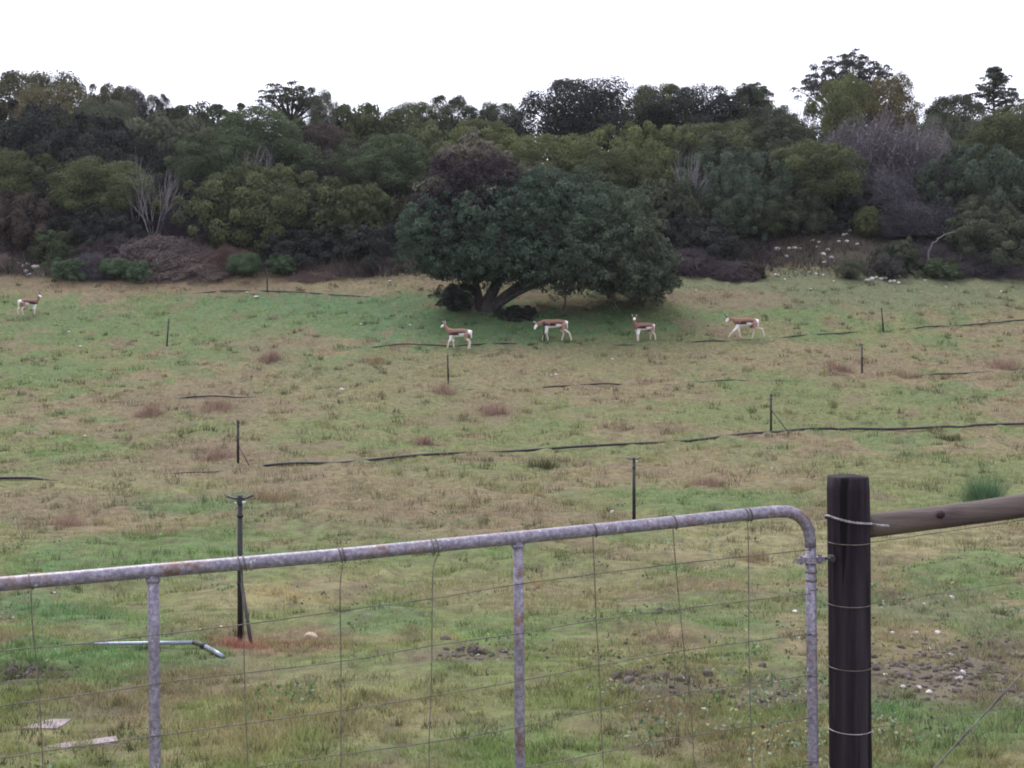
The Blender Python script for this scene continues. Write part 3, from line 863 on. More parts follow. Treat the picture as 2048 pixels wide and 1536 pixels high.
def dead_mesh(seed, stems=9, rx=1.6, h=4.0, depth=2, r0=0.05, split=3):
    segs, rads, rng = grow(seed, stems, rx, h, depth, r0, split)
    top = segs[:, :, 2].max(); segs = segs * np.array([1, 1, 4.0 / top]); wide = np.abs(segs[:, :, :2]).max(); segs[:, :, :2] *= 2.2 / wide
    tone = np.random.default_rng(seed).uniform(0.7, 1.25, len(segs))
    V, Fc, C = prisms(segs, rads, tone)
    return np_mesh('twigs', V, Fc, C, M['twig'])

def tangle_mesh(seed, n=3000, rx=2.2, h=4.0, up=0.5, ln=(0.3, 0.8), r=0.014, leaf=0):
    """a dense heap of crossing twigs filling a low mound"""
    rng = np.random.default_rng(seed)
    d = rng.normal(0, 1, (n, 3)); d[:, 2] = np.abs(d[:, 2]); d /= np.linalg.norm(d, axis=1)[:, None]
    bump_ = 0.5 + 0.75 * fbm(d[:, 0] * 3 + 7, d[:, 1] * 3 + d[:, 2] * 2 + seed, seed, 2)
    P = d * (rng.uniform(0.25, 1, (n, 1)) ** 0.5 * bump_[:, None]) * np.array([rx, rx, h]) * 0.93
    q = d * 0.55 + rng.normal(0, 0.55, (n, 3)) + np.array([0, 0, up]); q /= np.linalg.norm(q, axis=1)[:, None]
    L = rng.uniform(ln[0], ln[1], n)[:, None]
    A = P - q * L * 0.6; B = P + q * L * 0.4; A[:, 2] = np.maximum(A[:, 2], 0.0)
    rr = r * rng.uniform(0.5, 1.5, (n, 1))
    V, Fc, C = prisms(np.stack([A, B], 1), np.concatenate([rr, rr * 0.4], 1), rng.uniform(0.72, 1.2, n))
    if leaf:
        Q = d[:leaf] * bump_[:leaf, None] * np.array([rx, rx, h]) * rng.uniform(0.7, 0.98, (leaf, 1))
        LV = leaf_cards(Q, d[:leaf], np.full(leaf, 0.085), rng)
        LF = np.arange(len(LV)).reshape(-1, 4) + len(V)
        V = np.concatenate([V, LV]); Fc = np.concatenate([Fc, LF]); C = np.concatenate([C, np.repeat(rng.uniform(0.6, 1.0, (leaf, 1)), 4, 0).repeat(3, 1)])
    return np_mesh('twigs', V, Fc, C, M['twig'])

TWIG = [dead_mesh(71, 8, 1.5, 4.0, 3, 0.05, 2), dead_mesh(72, 9, 3.6, 4.0, 2, 0.06, 3), tangle_mesh(73, 11000, up=0.9, ln=(0.3, 1.0), r=0.008, leaf=7000), tangle_mesh(74, 6500, h=4.0, up=0.25, ln=(0.25, 0.8), r=0.012, leaf=5500), dead_mesh(75, 5, 1.2, 4.0, 1, 0.07, 3)]
def bare(name, label, px, top, w, Y, col, v, base=None, cat='shrub', group='bare twiggy shrubs', tilt=0.0):
    d = ray(px, top); X = d[0] / d[1] * Y; gz = float(Hs(X, Y)); zt = d[2] / d[1] * Y
    if base is not None: gz = at(px, base, Y).z
    hgt = max(zt - gz, 0.35); rx = w / 2 / px_m(Y)
    o = empty(name, (X, Y, gz - 0.05), label, cat, group, 0)
    if v == 3: o.rotation_euler = (slope_at(X, Y) * 0.9, 0, 0)
    c = link('twigs', TWIG[v], o); c.rotation_euler = (0, 0, random.uniform(0, 6.28)); c.scale = (rx / 2.2, rx / 2.2, hgt / 4.0); c.color = (*col, 1)
    return o
GT = (0.155, 0.140, 0.155)
bare('grey_bush', 'big leafless purple-grey bush spreading below the orange crown', 1735, 205, 290, 73.5, (0.165, 0.150, 0.165), 2)
bare('grey_bush', 'pale grey leafless bush joined to the big purple-grey one', 1840, 225, 190, 73, (0.19, 0.175, 0.18), 2)
bare('grey_bush', 'low grey leafless bush under the pale grey leafless one', 1800, 310, 200, 70.5, (0.125, 0.115, 0.13), 2)
bare('dead_shrub', 'bare grey dead shrub with spreading pale branches in the dark hollow', 308, 322, 150, 66.0, (0.23, 0.21, 0.225), 1)
bare('dead_shrub', 'leaning pale dead stems beside the bare grey dead shrub', 272, 290, 60, 66.6, (0.22, 0.2, 0.21), 4)
bare('dead_shrub', 'thin bluish-grey bare shrub on the skyline beside the big gappy tree', 1592, 150, 110, 88, (0.16, 0.15, 0.18), 0)
bare('dead_shrub', 'pale bare twigs on the skyline beside the dark blunt tree', 850, 192, 60, 89, (0.2, 0.19, 0.22), 0)
bare('dead_shrub', 'whitish grey bare shrub half hidden beside the lone tree shoulder', 1375, 282, 100, 69, (0.22, 0.205, 0.22), 1)
bare('dead_shrub', 'pale stems under the arching green crown', 495, 275, 150, 71.0, (0.22, 0.2, 0.21), 1)
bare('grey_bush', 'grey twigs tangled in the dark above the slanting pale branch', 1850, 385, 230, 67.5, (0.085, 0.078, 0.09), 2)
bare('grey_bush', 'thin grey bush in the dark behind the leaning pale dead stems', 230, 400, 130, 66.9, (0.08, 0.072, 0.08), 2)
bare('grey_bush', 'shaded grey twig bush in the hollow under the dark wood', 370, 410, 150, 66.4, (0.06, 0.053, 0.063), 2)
bare('dry_brush', 'low purple-brown dry brush in front of the dead shrub', 225, 462, 230, 64.6, (0.105, 0.085, 0.09), 3)
bare('dry_brush', 'wide brown dry brush below the dark hollow', 325, 466, 280, 64.2, (0.118, 0.092, 0.09), 3)
bare('dry_brush', 'pale brown dry brush between wide brown brush and grass', 380, 506, 230, 62.8, (0.13, 0.10, 0.092), 3)
bare('dry_brush', 'rusty brown dry brush under the shaded twiggy bush', 450, 492, 170, 63.2, (0.125, 0.08, 0.07), 3)
bare('dry_brush', 'grey dead brush between the fresh green shrubs', 195, 500, 110, 62.0, (0.10, 0.09, 0.10), 3)
bare('dry_brush', 'dark dry brush on the bank behind the white stones', 95, 458, 150, 65.6, (0.075, 0.06, 0.065), 3)
bare('dry_brush', 'pale pinkish dry brush at the frame edge by the white stones', 2, 502, 56, 62.4, (0.24, 0.19, 0.18), 3)
bare('dry_brush', 'purple dry brush low beside the lone tree', 1390, 490, 170, 63.4, (0.085, 0.07, 0.08), 3)
bare('dry_brush', 'dark purple dry brush at the foot of the shadowed bush', 1455, 518, 150, 62.6, (0.08, 0.062, 0.07), 3)
bare('dry_brush', 'brown dry brush at the grass edge near the low dark bush', 650, 530, 190, 62.4, (0.12, 0.085, 0.075), 3)
bare('dry_brush', 'dark brush tucked under the low dark bush by the lone tree', 760, 505, 160, 63.0, (0.075, 0.06, 0.06), 3)
bare('dry_brush', 'dark tangled brush between the slanting pale branch and the dark front bush', 1880, 484, 220, 64.6, (0.07, 0.06, 0.068), 3)
bare('dry_brush', 'dark brush at the foot of the dark green front bush', 1980, 500, 200, 62.9, (0.06, 0.055, 0.058), 3)

# open skyline trees: limbs with leaf pads and sky between them
def gappy(label, px, top, w, ch, Y, colr, seed, n_limb, pads, lr, per=80, name='skyline_tree'):
    """tall stem, many limbs fanning to leaf pads set in the outer part of the crown, sky between"""
    d = ray(px, top); X = d[0] / d[1] * Y; gz = float(Hs(X, Y)); hgt = d[2] / d[1] * Y - gz
    rx = w / 2 / px_m(Y); hc = ch / px_m(Y)
    o = empty(name, (X, Y, gz - 0.1), label, 'tree', 'open trees on the skyline', 0)
    rng = random.Random(seed); mb = MB(); ends = []
    z0 = hgt - hc
    fork = Vector((0, 0, max(0.5, z0 - 0.15 * hc)))
    mb.tube([(0, 0, -0.2), (0.05, 0, fork.z * 0.6), tuple(fork)], [0.22, 0.19, 0.16], 7)
    for k in range(n_limb):
        a = 2.399963 * k + rng.uniform(-.2, .2); u = (k + 0.5) / n_limb
        rr = math.sqrt(u) * rng.uniform(0.9, 1.0)
        top_ = Vector((math.cos(a) * rx * rr * 0.86, math.sin(a) * rx * rr * 0.8, z0 + hc * math.sqrt(max(0.03, 1 - rr * rr)) * rng.uniform(0.80, 0.97)))
        mid = fork.lerp(top_, 0.5) + Vector((rng.uniform(-.15, .15), rng.uniform(-.15, .15), -0.06 * hc))
        P = spline([fork, mid, top_], 4)
        mb.tube(P, [0.085 * (1 - 0.82 * q / 8) for q in range(9)], 5)
        ends.append(top_)
        for _ in range(pads):
            s2 = P[rng.randint(4, 7)]
            e2 = s2 + Vector((rng.uniform(-1, 1), rng.uniform(-1, 1), rng.uniform(0.0, 0.9))) * (0.2 * rx)
            mb.tube([s2, s2.lerp(e2, .5) + Vector((0, 0, .04)), e2], [0.03, 0.022, 0.01], 4); ends.append(e2)
    link('trunk', mb_mesh(mb, 'trunk', M['bark']), o)
    c = link('crown', pad_crown('crown', seed, ends, 1, lr, per, 0.13, 0.10), o)
    c.color = (*COLS[colr], 1)
    return o
gappy('umbrella shaped skyline tree with sky showing through its branches', 582, 163, 175, 66, 88, 'dark', 61, 32, 2, (0.22, 0.42), 75)
gappy('big rounded gappy skyline tree with sky showing through all over', 1700, 101, 262, 125, 91, 'purple', 62, 85, 3, (0.2, 0.42), 70)
gappy('open branched skyline tree beside the bluish bare shrub', 1508, 158, 100, 70, 88, 'dark', 63, 20, 2, (0.2, 0.4), 70)

def conical():
    px, top, w, Y = 1988, 134, 100, 90
    d = ray(px, top); X = d[0] / d[1] * Y; gz = float(Hs(X, Y)); hgt = d[2] / d[1] * Y - gz
    o = empty('conical_tree', (X, Y, gz - 0.1), 'small conical tree with thin needles alone on the skyline', 'tree', 'open trees on the skyline')
    rng = random.Random(5); mb = MB(); ends = []
    mb.tube([(0, 0, 0), (0.05, 0, hgt * 0.5), (0, 0, hgt)], [0.16, 0.09, 0.02], 6)
    for k in range(95):
        f = rng.uniform(0.57, 0.98); a = rng.uniform(0, 6.28); L = (1.0 - f) * 4.0 + 0.12
        st = Vector((0, 0, hgt * f)); e = st + Vector((math.cos(a) * L, math.sin(a) * L, L * 0.35))
        mb.tube([st, e], [0.035, 0.01], 4); ends += [e, st.lerp(e, 0.6)]
    link('trunk', mb_mesh(mb, 'trunk', M['bark']), o)
    c = link('crown', pad_crown('crown', 9, ends, 1, (0.16, 0.32), 60, 0.12, 0.12), o); c.color = (*COLS['dark'], 1)
conical()

# ------------------------------------------------------------------ the lone tree in the meadow
def lone_tree():
    Y0 = 56.0
    base = at(965, 627, Y0); base.z = float(Hs(base.x, Y0)) - 0.05
    o = empty('lone_tree', base, 'large spreading tree standing alone in the meadow behind the antelope', 'tree')
    rng = np.random.default_rng(77)
    pm = px_m(Y0)
    # lobes of the outline: x, y, rx, rz (pixels), depth offset, depth radius (m), share purple
    E = [(948, 372, 98, 92, 0.3, 2.2, 1.0), (872, 425, 44, 72, 0.2, 1.6, .9), (868, 478, 70, 72, -0.4, 2.2, 0.0), (985, 462, 120, 92, -0.8, 3.0, 0.12),
         (1130, 440, 135, 100, 0.0, 3.4, 0.0), (1065, 400, 90, 62, 0.5, 2.4, .25), (1225, 480, 98, 98, 0.3, 3.2, 0.0), (1292, 535, 62, 66, 0.4, 2.2, 0.0),
         (1130, 520, 160, 62, -1.2, 3.0, 0.0), (965, 520, 120, 44, -1.0, 2.6, 0.0), (1250, 555, 98, 38, -0.6, 2.4, 0.0)]
    Cs = []; outs = []; cols = []
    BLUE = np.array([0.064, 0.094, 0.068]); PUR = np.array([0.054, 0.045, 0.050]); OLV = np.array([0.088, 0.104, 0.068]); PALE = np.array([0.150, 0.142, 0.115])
    for (ex, ey, rx, rz, dy, ry, pur) in E:
        n = int(225 * (rx * rz / 7000.0 + 0.35))
        d = rng.normal(0, 1, (n, 3)); d /= np.linalg.norm(d, axis=1)[:, None]
        c = at(ex, ey, Y0 + dy)
        s = rng.uniform(0.74, 1.03, (n, 1)) * (1 + 0.13 * np.sin(d[:, :1] * 9 + ex) * np.cos(d[:, 2:] * 8 + ey))
        P = np.array(c) + d * s * np.array([rx / pm, ry, rz / pm])
        Cs.append(P); outs.append(d)
        isp = rng.uniform(0, 1, n) < pur
        px, py = project(P[:, 0], P[:, 1], P[:, 2])
        g = np.clip((px - 1040) / 260, 0, 1)[:, None]
        col = BLUE * (1 - g) + OLV * g * 0.75 + BLUE * g * 0.25
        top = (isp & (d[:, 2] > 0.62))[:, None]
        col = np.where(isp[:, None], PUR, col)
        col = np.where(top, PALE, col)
        cols.append(col)
    C = np.concatenate(Cs); O = np.concatenate(outs); K = np.concatenate(cols)
    rad = rng.uniform(0.13, 0.36, len(C))
    per = 56
    P, dd, i = lobe_leaves(C, rad, O, per, 0.1, rng, 0.85)
    tone = np.clip(rng.normal(1.05, 0.26, len(C)), .5, 1.9)[i] * (1 + rng.normal(0, 0.14, len(P)))
    col = K[i] * tone[:, None] * (1 + rng.normal(0, 0.05, (len(P), 3)))
    # inner filling
    m = 16000
    e = rng.integers(0, len(E), m); EA = np.array(E)
    q = rng.normal(0, 1, (m, 3)); q /= np.linalg.norm(q, axis=1)[:, None]
    ctr = np.array([tuple(at(E[k][0], E[k][1], Y0 + E[k][4])) for k in range(len(E))])
    Q = ctr[e] + q * rng.uniform(0.3, 0.82, (m, 1)) * np.stack([EA[e, 2] / pm, EA[e, 5], EA[e, 3] / pm], 1)
    P = np.concatenate([P, Q]); dd = np.concatenate([dd, q])
    col = np.concatenate([col, np.where(rng.uniform(0, 1, m)[:, None] < EA[e, 6][:, None], PUR, BLUE)])
    sz = np.full(len(P), 0.105); sz[-m:] = 0.24
    V = leaf_cards(P - np.array(base), dd, sz, rng, 0.6)
    cr = link('crown', np_mesh('crown', V, np.arange(len(V)).reshape(-1, 4), np.repeat(np.clip(col, 0.01, 0.4), 4, 0), M['leaf']), o)
    cr.color = (1, 1, 1, 1)
    # trunk: two leaning stems and limbs
    mb = MB()
    def stem(pts, r):
        P = spline([at(a, b_, Y0 + c_) for a, b_, c_ in pts], 5)
        mb.tube(P, [r[0] + (r[1] - r[0]) * k / (len(P) - 1) for k in range(len(P))], 9)
    stem([(962, 640, 0), (972, 610, 0), (990, 575, -.1), (1015, 520, 0), (1040, 450, 0)], (0.34, 0.12))
    stem([(968, 640, -.1), (992, 610, -.2), (1030, 578, -.3), (1085, 540, -.2), (1180, 480, 0)], (0.30, 0.10))
    stem([(958, 635, .1), (958, 600, .2), (950, 560, .2), (940, 480, .2), (945, 400, .2)], (0.24, 0.08))
    stem([(985, 618, -.3), (1050, 580, -1.0), (1130, 555, -1.2), (1240, 545, -.8)], (0.14, 0.04))
    stem([(955, 590, .2), (910, 540, 0), (870, 490, 0)], (0.14, 0.05))
    mb.build('trunk', M['bark'], o)
    # two drooping dead branches below the crown
    for pts in ([(1128, 548), (1131, 585), (1129, 612), (1124, 622)], [(1205, 560), (1222, 595), (1236, 618), (1243, 633)]):
        b1 = MB(); P = spline([at(a, b_, Y0 - 1.6) for a, b_ in pts], 5)
        b1.tube(P, [0.06 - 0.035 * k / (len(P) - 1) for k in range(len(P))], 6)
        b1.build('branch', M['bark'], o)
lone_tree()
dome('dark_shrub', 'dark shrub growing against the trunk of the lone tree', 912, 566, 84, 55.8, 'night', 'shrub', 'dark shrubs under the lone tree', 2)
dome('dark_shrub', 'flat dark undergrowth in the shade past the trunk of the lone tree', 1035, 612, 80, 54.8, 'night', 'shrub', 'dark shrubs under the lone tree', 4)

def log(pts, Y, r, label):
    W = [at(a, b_, Y + d_) for a, b_, d_ in pts]
    foot = Vector((W[0].x - 0.15, W[0].y + 0.1, float(Hs(W[0].x, W[0].y)) - 0.05))
    mb = MB(); P = spline([foot] + W, 5); rg = random.Random(int(pts[0][0]))
    P = [p + Vector((rg.uniform(-.03, .03), 0, rg.uniform(-.03, .03))) for p in P]; r *= 0.55
    for q in (len(P) // 2, len(P) * 3 // 4):
        e = P[q] + Vector((rg.uniform(-.4, .4), rg.uniform(-.2, .2), rg.uniform(.1, .4))); mb.tube([P[q], P[q].lerp(e, .5) + Vector((.03, 0, 0)), e], [r * .5, r * .4, r * .15], 5)
    mb.tube(P, [r * (1 - 0.5 * k / (len(P) - 1)) for k in range(len(P))], 7, col=(1, 1, 1))
    ob = mb.build('fallen_branch', M['twig'], None, origin=P[0]); ob.color = (0.13, 0.118, 0.125, 1)
    tag(ob, label, 'branch')
log([(1860, 496, 0), (1872, 482, .1), (1888, 470, .3), (1912, 464, .5)], 62.6, 0.085, 'pale dead branch slanting up the bank above the low green shrub')

# ------------------------------------------------------------------ stones
def rock_mesh(seed, sub=2, flat=0.65):
    import bmesh
    bm = bmesh.new()
    bmesh.ops.create_icosphere(bm, subdivisions=sub, radius=1.0)
    rg = random.Random(seed)
    ax = [Vector((rg.uniform(-1, 1), rg.uniform(-1, 1), rg.uniform(-1, 1))).normalized() for _ in range(7)]
    cut = [rg.uniform(0.55, 0.9) for _ in ax]
    for v in bm.verts:
        p = v.co.copy()
        for a, c in zip(ax, cut):
            d = p.dot(a)
            if d > c: p -= a * (d - c) * 0.85
        v.co = Vector((p.x, p.y * 0.85, p.z * flat))
    me = bpy.data.meshes.new('stone'); bm.to_mesh(me); bm.free()
    return me
ROCKS = [rock_mesh(k) for k in range(5)]
for me in ROCKS: me.materials.append(M['rock'])
TANROCK = rock_mesh(9); TANROCK.materials.append(M['rock_tan'])
def stone(px, py, w, label, group, Y=None, me=None, h=1.0, name='stone'):
    p = at(px, py, Y) if Y else ground_at(px, py)
    if Y: p.z = float(H(p.x, p.y))
    s = w / 2 / px_m(p.y)
    o = link(name, me or random.choice(ROCKS)); o.location = (p.x, p.y, p.z + s * 0.25)
    o.scale = (s, s * random.uniform(.8, 1.1), s * random.uniform(0.75, 1.0) * h); o.rotation_euler = (random.uniform(-.3, .3), random.uniform(-.3, .3), random.uniform(0, 6.28))
    return tag(o, label, 'stone', group)
for px, py, w in [(1555, 501, 13), (1577, 499, 9), (1589, 498, 12), (1600, 500, 9), (1574, 512, 9), (1607, 465, 14), (1643, 452, 9), (1622, 455, 8), (1646, 511, 11), (1663, 517, 9), (1648, 528, 9), (1656, 502, 10),
                  (1638, 486, 10), (1634, 496, 9), (1625, 482, 8), (1678, 485, 8), (1694, 485, 9), (1699, 465, 12), (1692, 472, 8), (1700, 456, 12), (1726, 464, 7), (1738, 451, 7), (1714, 491, 8), (1753, 444, 7), (1687, 476, 9), (1806, 502, 7), (1817, 499, 7)]:
    stone(px, py, w * 1.15, 'whitish stone lying on the bare slope below the dark trees', 'stones scattered over the bare slope')
for k, (px, py, w) in enumerate([(1734, 564, 11), (1743, 561, 12), (1752, 558, 10), (1762, 559, 10), (1770, 557, 13), (1781, 562, 10), (1788, 564, 8), (1797, 567, 9)]):
    stone(px, py, w * 1.1, ['farthest stone of the short pale row from the brown boulder', 'second stone of the pale row from its open end', 'third stone of the pale row from its open end', 'fourth stone of the pale row from its open end', 'large middle stone of the short pale row', 'stone of the pale row just before the brown boulder', 'small stone of the pale row under the brown boulder', 'last stone of the pale row past the brown boulder'][k], 'row of pale stones at the grass edge')
stone(1793, 556, 16, 'brown rounded boulder at the end of the row of pale stones', None, me=TANROCK)
for px, py, w in [(40, 494, 14), (6, 490, 8), (30, 518, 8), (36, 529, 11), (46, 536, 12), (52, 543, 12), (56, 531, 10), (68, 537, 12), (76, 536, 9), (58, 548, 9), (6, 523, 9), (20, 517, 9), (55, 456, 11)]:
    stone(px, py, w * 1.15, 'white stone in the heap at the foot of the wood by the pinkish brush', 'white stones heaped at the foot of the wood')
for px, py, w in [(325, 465, 10), (313, 466, 8), (337, 466, 8), (354, 468, 6), (274, 489, 6), (270, 463, 9), (128, 444, 9), (182, 510, 12), (190, 515, 9), (170, 505, 9)]:
    stone(px, py, w * 1.1, 'small pale stone showing among the brown dry brush', 'stones among the dry brush')
stone(420, 514, 12, 'single bright white stone beside the rusty brush', None)
for px, py, w in [(520, 522, 10), (535, 522, 10), (505, 526, 7), (588, 549, 7), (602, 547, 9), (632, 538, 7), (668, 555, 9), (627, 557, 6), (780, 565, 9), (655, 554, 6)]:
    stone(px, py, w, 'small pale stone on the bank near the farthest sprinkler', 'stones on the bank by the farthest sprinkler')
stone(512, 596, 12, 'flat white stone lying on lush grass below the farthest sprinkler', None, h=.6)
stone(494, 588, 8, 'small white stone against the black pipe at the farthest sprinkler', None)
for px, py, w in [(1551, 551, 8), (1557, 555, 6), (1620, 549, 8), (1632, 550, 8), (1647, 553, 7), (1668, 564, 6), (1622, 580, 8), (1570, 560, 6), (1392, 580, 6), (1360, 548, 7), (1415, 541, 7), (1850, 562, 6), (1892, 573, 6), (2002, 585, 6)]:
    stone(px, py, w, 'small white stone on the grey-green grass beyond the trotting antelope', 'small stones on the far grass')
for (px, py, w), lab in zip([(138, 670, 8), (161, 693, 7), (722, 650, 7), (820, 649, 7), (683, 780, 11), (170, 880, 8), (78, 893, 6), (1103, 750, 8), (1112, 749, 8), (1225, 720, 6), (1544, 941, 6), (1225, 1019, 12), (720, 998, 6), (90, 1017, 6)],
    ['small white stone on the grass below the far antelope', 'small white stone a step below the one under the far antelope', 'white stone on lush grass two strides before the walking antelope', 'white stone on lush grass just before the walking antelope', 'pale flat stone in tan grass between tilted and plain sprinklers', 'small white stone in the grass toward the braced sprinkler', 'tiny white stone next to the one before the braced sprinkler', 'white stone of a close pair below the grazing antelope', 'second white stone of the close pair below the grazing antelope', 'pale stone in the grass below the standing antelope', 'tiny stone in tan grass below the long-braced sprinkler', 'bright stone in green grass at the foot of the two-armed sprinkler', 'tiny stone in brown grass beyond the middle of the gate rail', 'tiny stone in the reddish grass near the frame edge above the gate']):
    stone(px, py, w, lab, 'small stones loose in the meadow')
stone(622, 1268, 30, 'tan rounded stone beside the reddish weeds of the nearest sprinkler', None, me=TANROCK, h=1.2)
for (px, py, w), lab in zip([(1926, 1354, 20), (1908, 1356, 10), (1918, 1371, 18), (1806, 1384, 15), (1858, 1392, 18), (1838, 1383, 12), (1875, 1275, 13), (1832, 1272, 9), (1860, 1302, 10), (1902, 1320, 12), (1770, 1360, 11), (2004, 1395, 12), (1904, 1197, 12), (1848, 1215, 7), (2012, 1340, 8), (1785, 1275, 10)],
    ['largest pale stone in the bare dirt patch', 'small stone touching the largest stone in the bare dirt', 'flat pale stone just below the largest one in the dirt', 'pale stone at the dirt edge closest to the gate post on its low side', 'broad pale stone at the lower rim of the bare dirt', 'pale stone beside the broad one at the lower rim of the dirt', 'single stone in weeds above the bare dirt', 'smaller stone in weeds beside the single one above the dirt', 'stone in the weeds midway between the upper weeds and the largest dirt stone', 'stone in the dirt right above the largest one', 'stone close by the gate post over the bare dirt', 'stone under the slanting stay cable in the dirt', 'lonely pale stone high in the grey weeds beyond the gate post', 'tiny stone in the grass high beside the gate post', 'small stone at the frame edge by the stay cable', 'small stone in grass between gate post and dirt patch']):
    stone(px, py, w * 1.12, lab, 'stones in the bare dirt patch')
for (px, py, w), lab in zip([(1590, 1233, 16), (1411, 1418, 20), (1592, 1389, 9), (1550, 1360, 9), (1040, 1315, 8), (977, 1467, 7), (956, 1316, 9), (1300, 1406, 7), (1365, 1372, 9)],
    ['pale stone just inside the gate end by the second mesh wire', 'long pale stone low in the mesh beside the bent vertical wire', 'small stone on brown soil near the gate end stile', 'small stone on brown soil a step before the gate end stile', 'tiny stone in dug earth touching the middle upright', 'tiny white stone low between the middle wires', 'small stone in the low dark dug line of earth', 'tiny stone low in the mesh beyond the middle upright', 'tiny stone on brown dug earth between middle upright and stile']):
    stone(px, py, w, lab, 'stones seen through the gate mesh', h=.7)
for px, py, w in [(400, 1263, 7), (442, 1257, 7), (262, 1280, 6), (230, 1281, 6), (400, 1357, 7), (360, 1466, 9), (330, 1364, 6), (108, 1193, 8)]:
    stone(px, py, w, 'tiny white flower head dotted in the grass by the broken grey pipe', 'white flower heads near the broken pipe', h=.6, name='white_flower')['category'] = 'flower'

# two worn flat slabs lying in the grass
def slab(outline, label, thick=0.004):
    mb = MB()
    P = [ground_at(a, b_) for a, b_ in outline]
    n = len(P)
    zc = sum(p.z for p in P) / n
    rg = random.Random(outline[0][0])
    top = [Vector((p.x, p.y, max(p.z, zc) * 0.6 + p.z * 0.4 + thick + rg.uniform(-.006, .006))) for p in P]
    bot = [Vector((p.x, p.y, p.z - 0.12)) for p in P]
    mb.add(top + bot, [tuple(range(n))] + [(k, k + n, (k + 1) % n + n, (k + 1) % n) for k in range(n)])
    ob = mb.build('stone_slab', M['slab'], None, origin=P[0], smooth=False)
    tag(ob, label, 'slab', 'worn slabs in the grass')
slab([(44, 1458), (80, 1460), (112, 1456), (128, 1446), (142, 1437), (100, 1438), (62, 1448)], 'short pinkish-grey slab half sunk in the grass under the gate rail')
slab([(88, 1503), (130, 1508), (180, 1503), (215, 1502), (236, 1492), (232, 1484), (180, 1492), (120, 1500)], 'long pinkish slab lying lower in the grass beside the gate upright')

# dark clods of turned earth
def clod(px, py, w, label):
    p = ground_at(px, py); s = w / 2 / px_m(p.y)
    o = empty('earth_clod', p, label, 'clod', 'turned up clods of earth')
    rg = random.Random(px)
    for k in range(9):
        me = ROCKS[k % 5].copy(); me.materials.clear(); me.materials.append(M['dirt'])
        q = link('lump', me, o); r = s * rg.uniform(0.14, 0.32)
        q.location = (rg.uniform(-.8, .8) * s, rg.uniform(-.5, .5) * s, r * 0.3); q.scale = (r, r, r * .8); q.rotation_euler = (rg.uniform(0, 3), rg.uniform(0, 3), 0)
clod(1325, 1240, 62, 'dark clod of turned earth in the grass behind the mesh')
clod(945, 1312, 80, 'low line of dark dug earth beside the straw clump')
clod(60, 1340, 110, 'dark earth patch in the grass below the broken grey pipe')
clod(1250, 1365, 80, 'brown dug earth between the gate uprights low in the mesh')

def dirt_lumps():
    rng = np.random.default_rng(44); Vs = []; Fs = []; o_ = 0
    base = np.array([v.co[:] for v in ROCK_LOW.vertices]); bf = np.array([p.vertices[:] for p in ROCK_LOW.polygons])
    for k in range(620):
        if k < 420: px, py = rng.normal(1895, 110), rng.normal(1352, 30)
        else: px, py = rng.normal([1560, 1310, 945, 60][k % 4], 50), rng.normal([1386, 1370, 1312, 1345][k % 4], 12)
        if px < -60 or px > 2150 or py < 1180: continue
        Y = float(depth_of_row(py)); X = (px - CX) / F * Y; r = abs(rng.normal(0, 0.014)) + 0.007
        a = rng.uniform(0, 6.28); ca, sa = math.cos(a), math.sin(a)
        q = base * r * rng.uniform(0.7, 1.3, 3); q = np.stack([q[:, 0] * ca - q[:, 1] * sa, q[:, 0] * sa + q[:, 1] * ca, q[:, 2]], 1)
        Vs.append(q + np.array([X, Y, float(H(X, Y)) + r * 0.2])); Fs.append(bf + o_); o_ += len(base)
    ob = link('loose_dirt', np_mesh('loose_dirt', np.concatenate(Vs), np.concatenate(Fs), None, M['dirt']))
    tag(ob, 'crumbled dark soil lumps strewn over the bare dirt', 'dirt', None, 'stuff')
ROCK_LOW = rock_mesh(3, 1)
dirt_lumps()

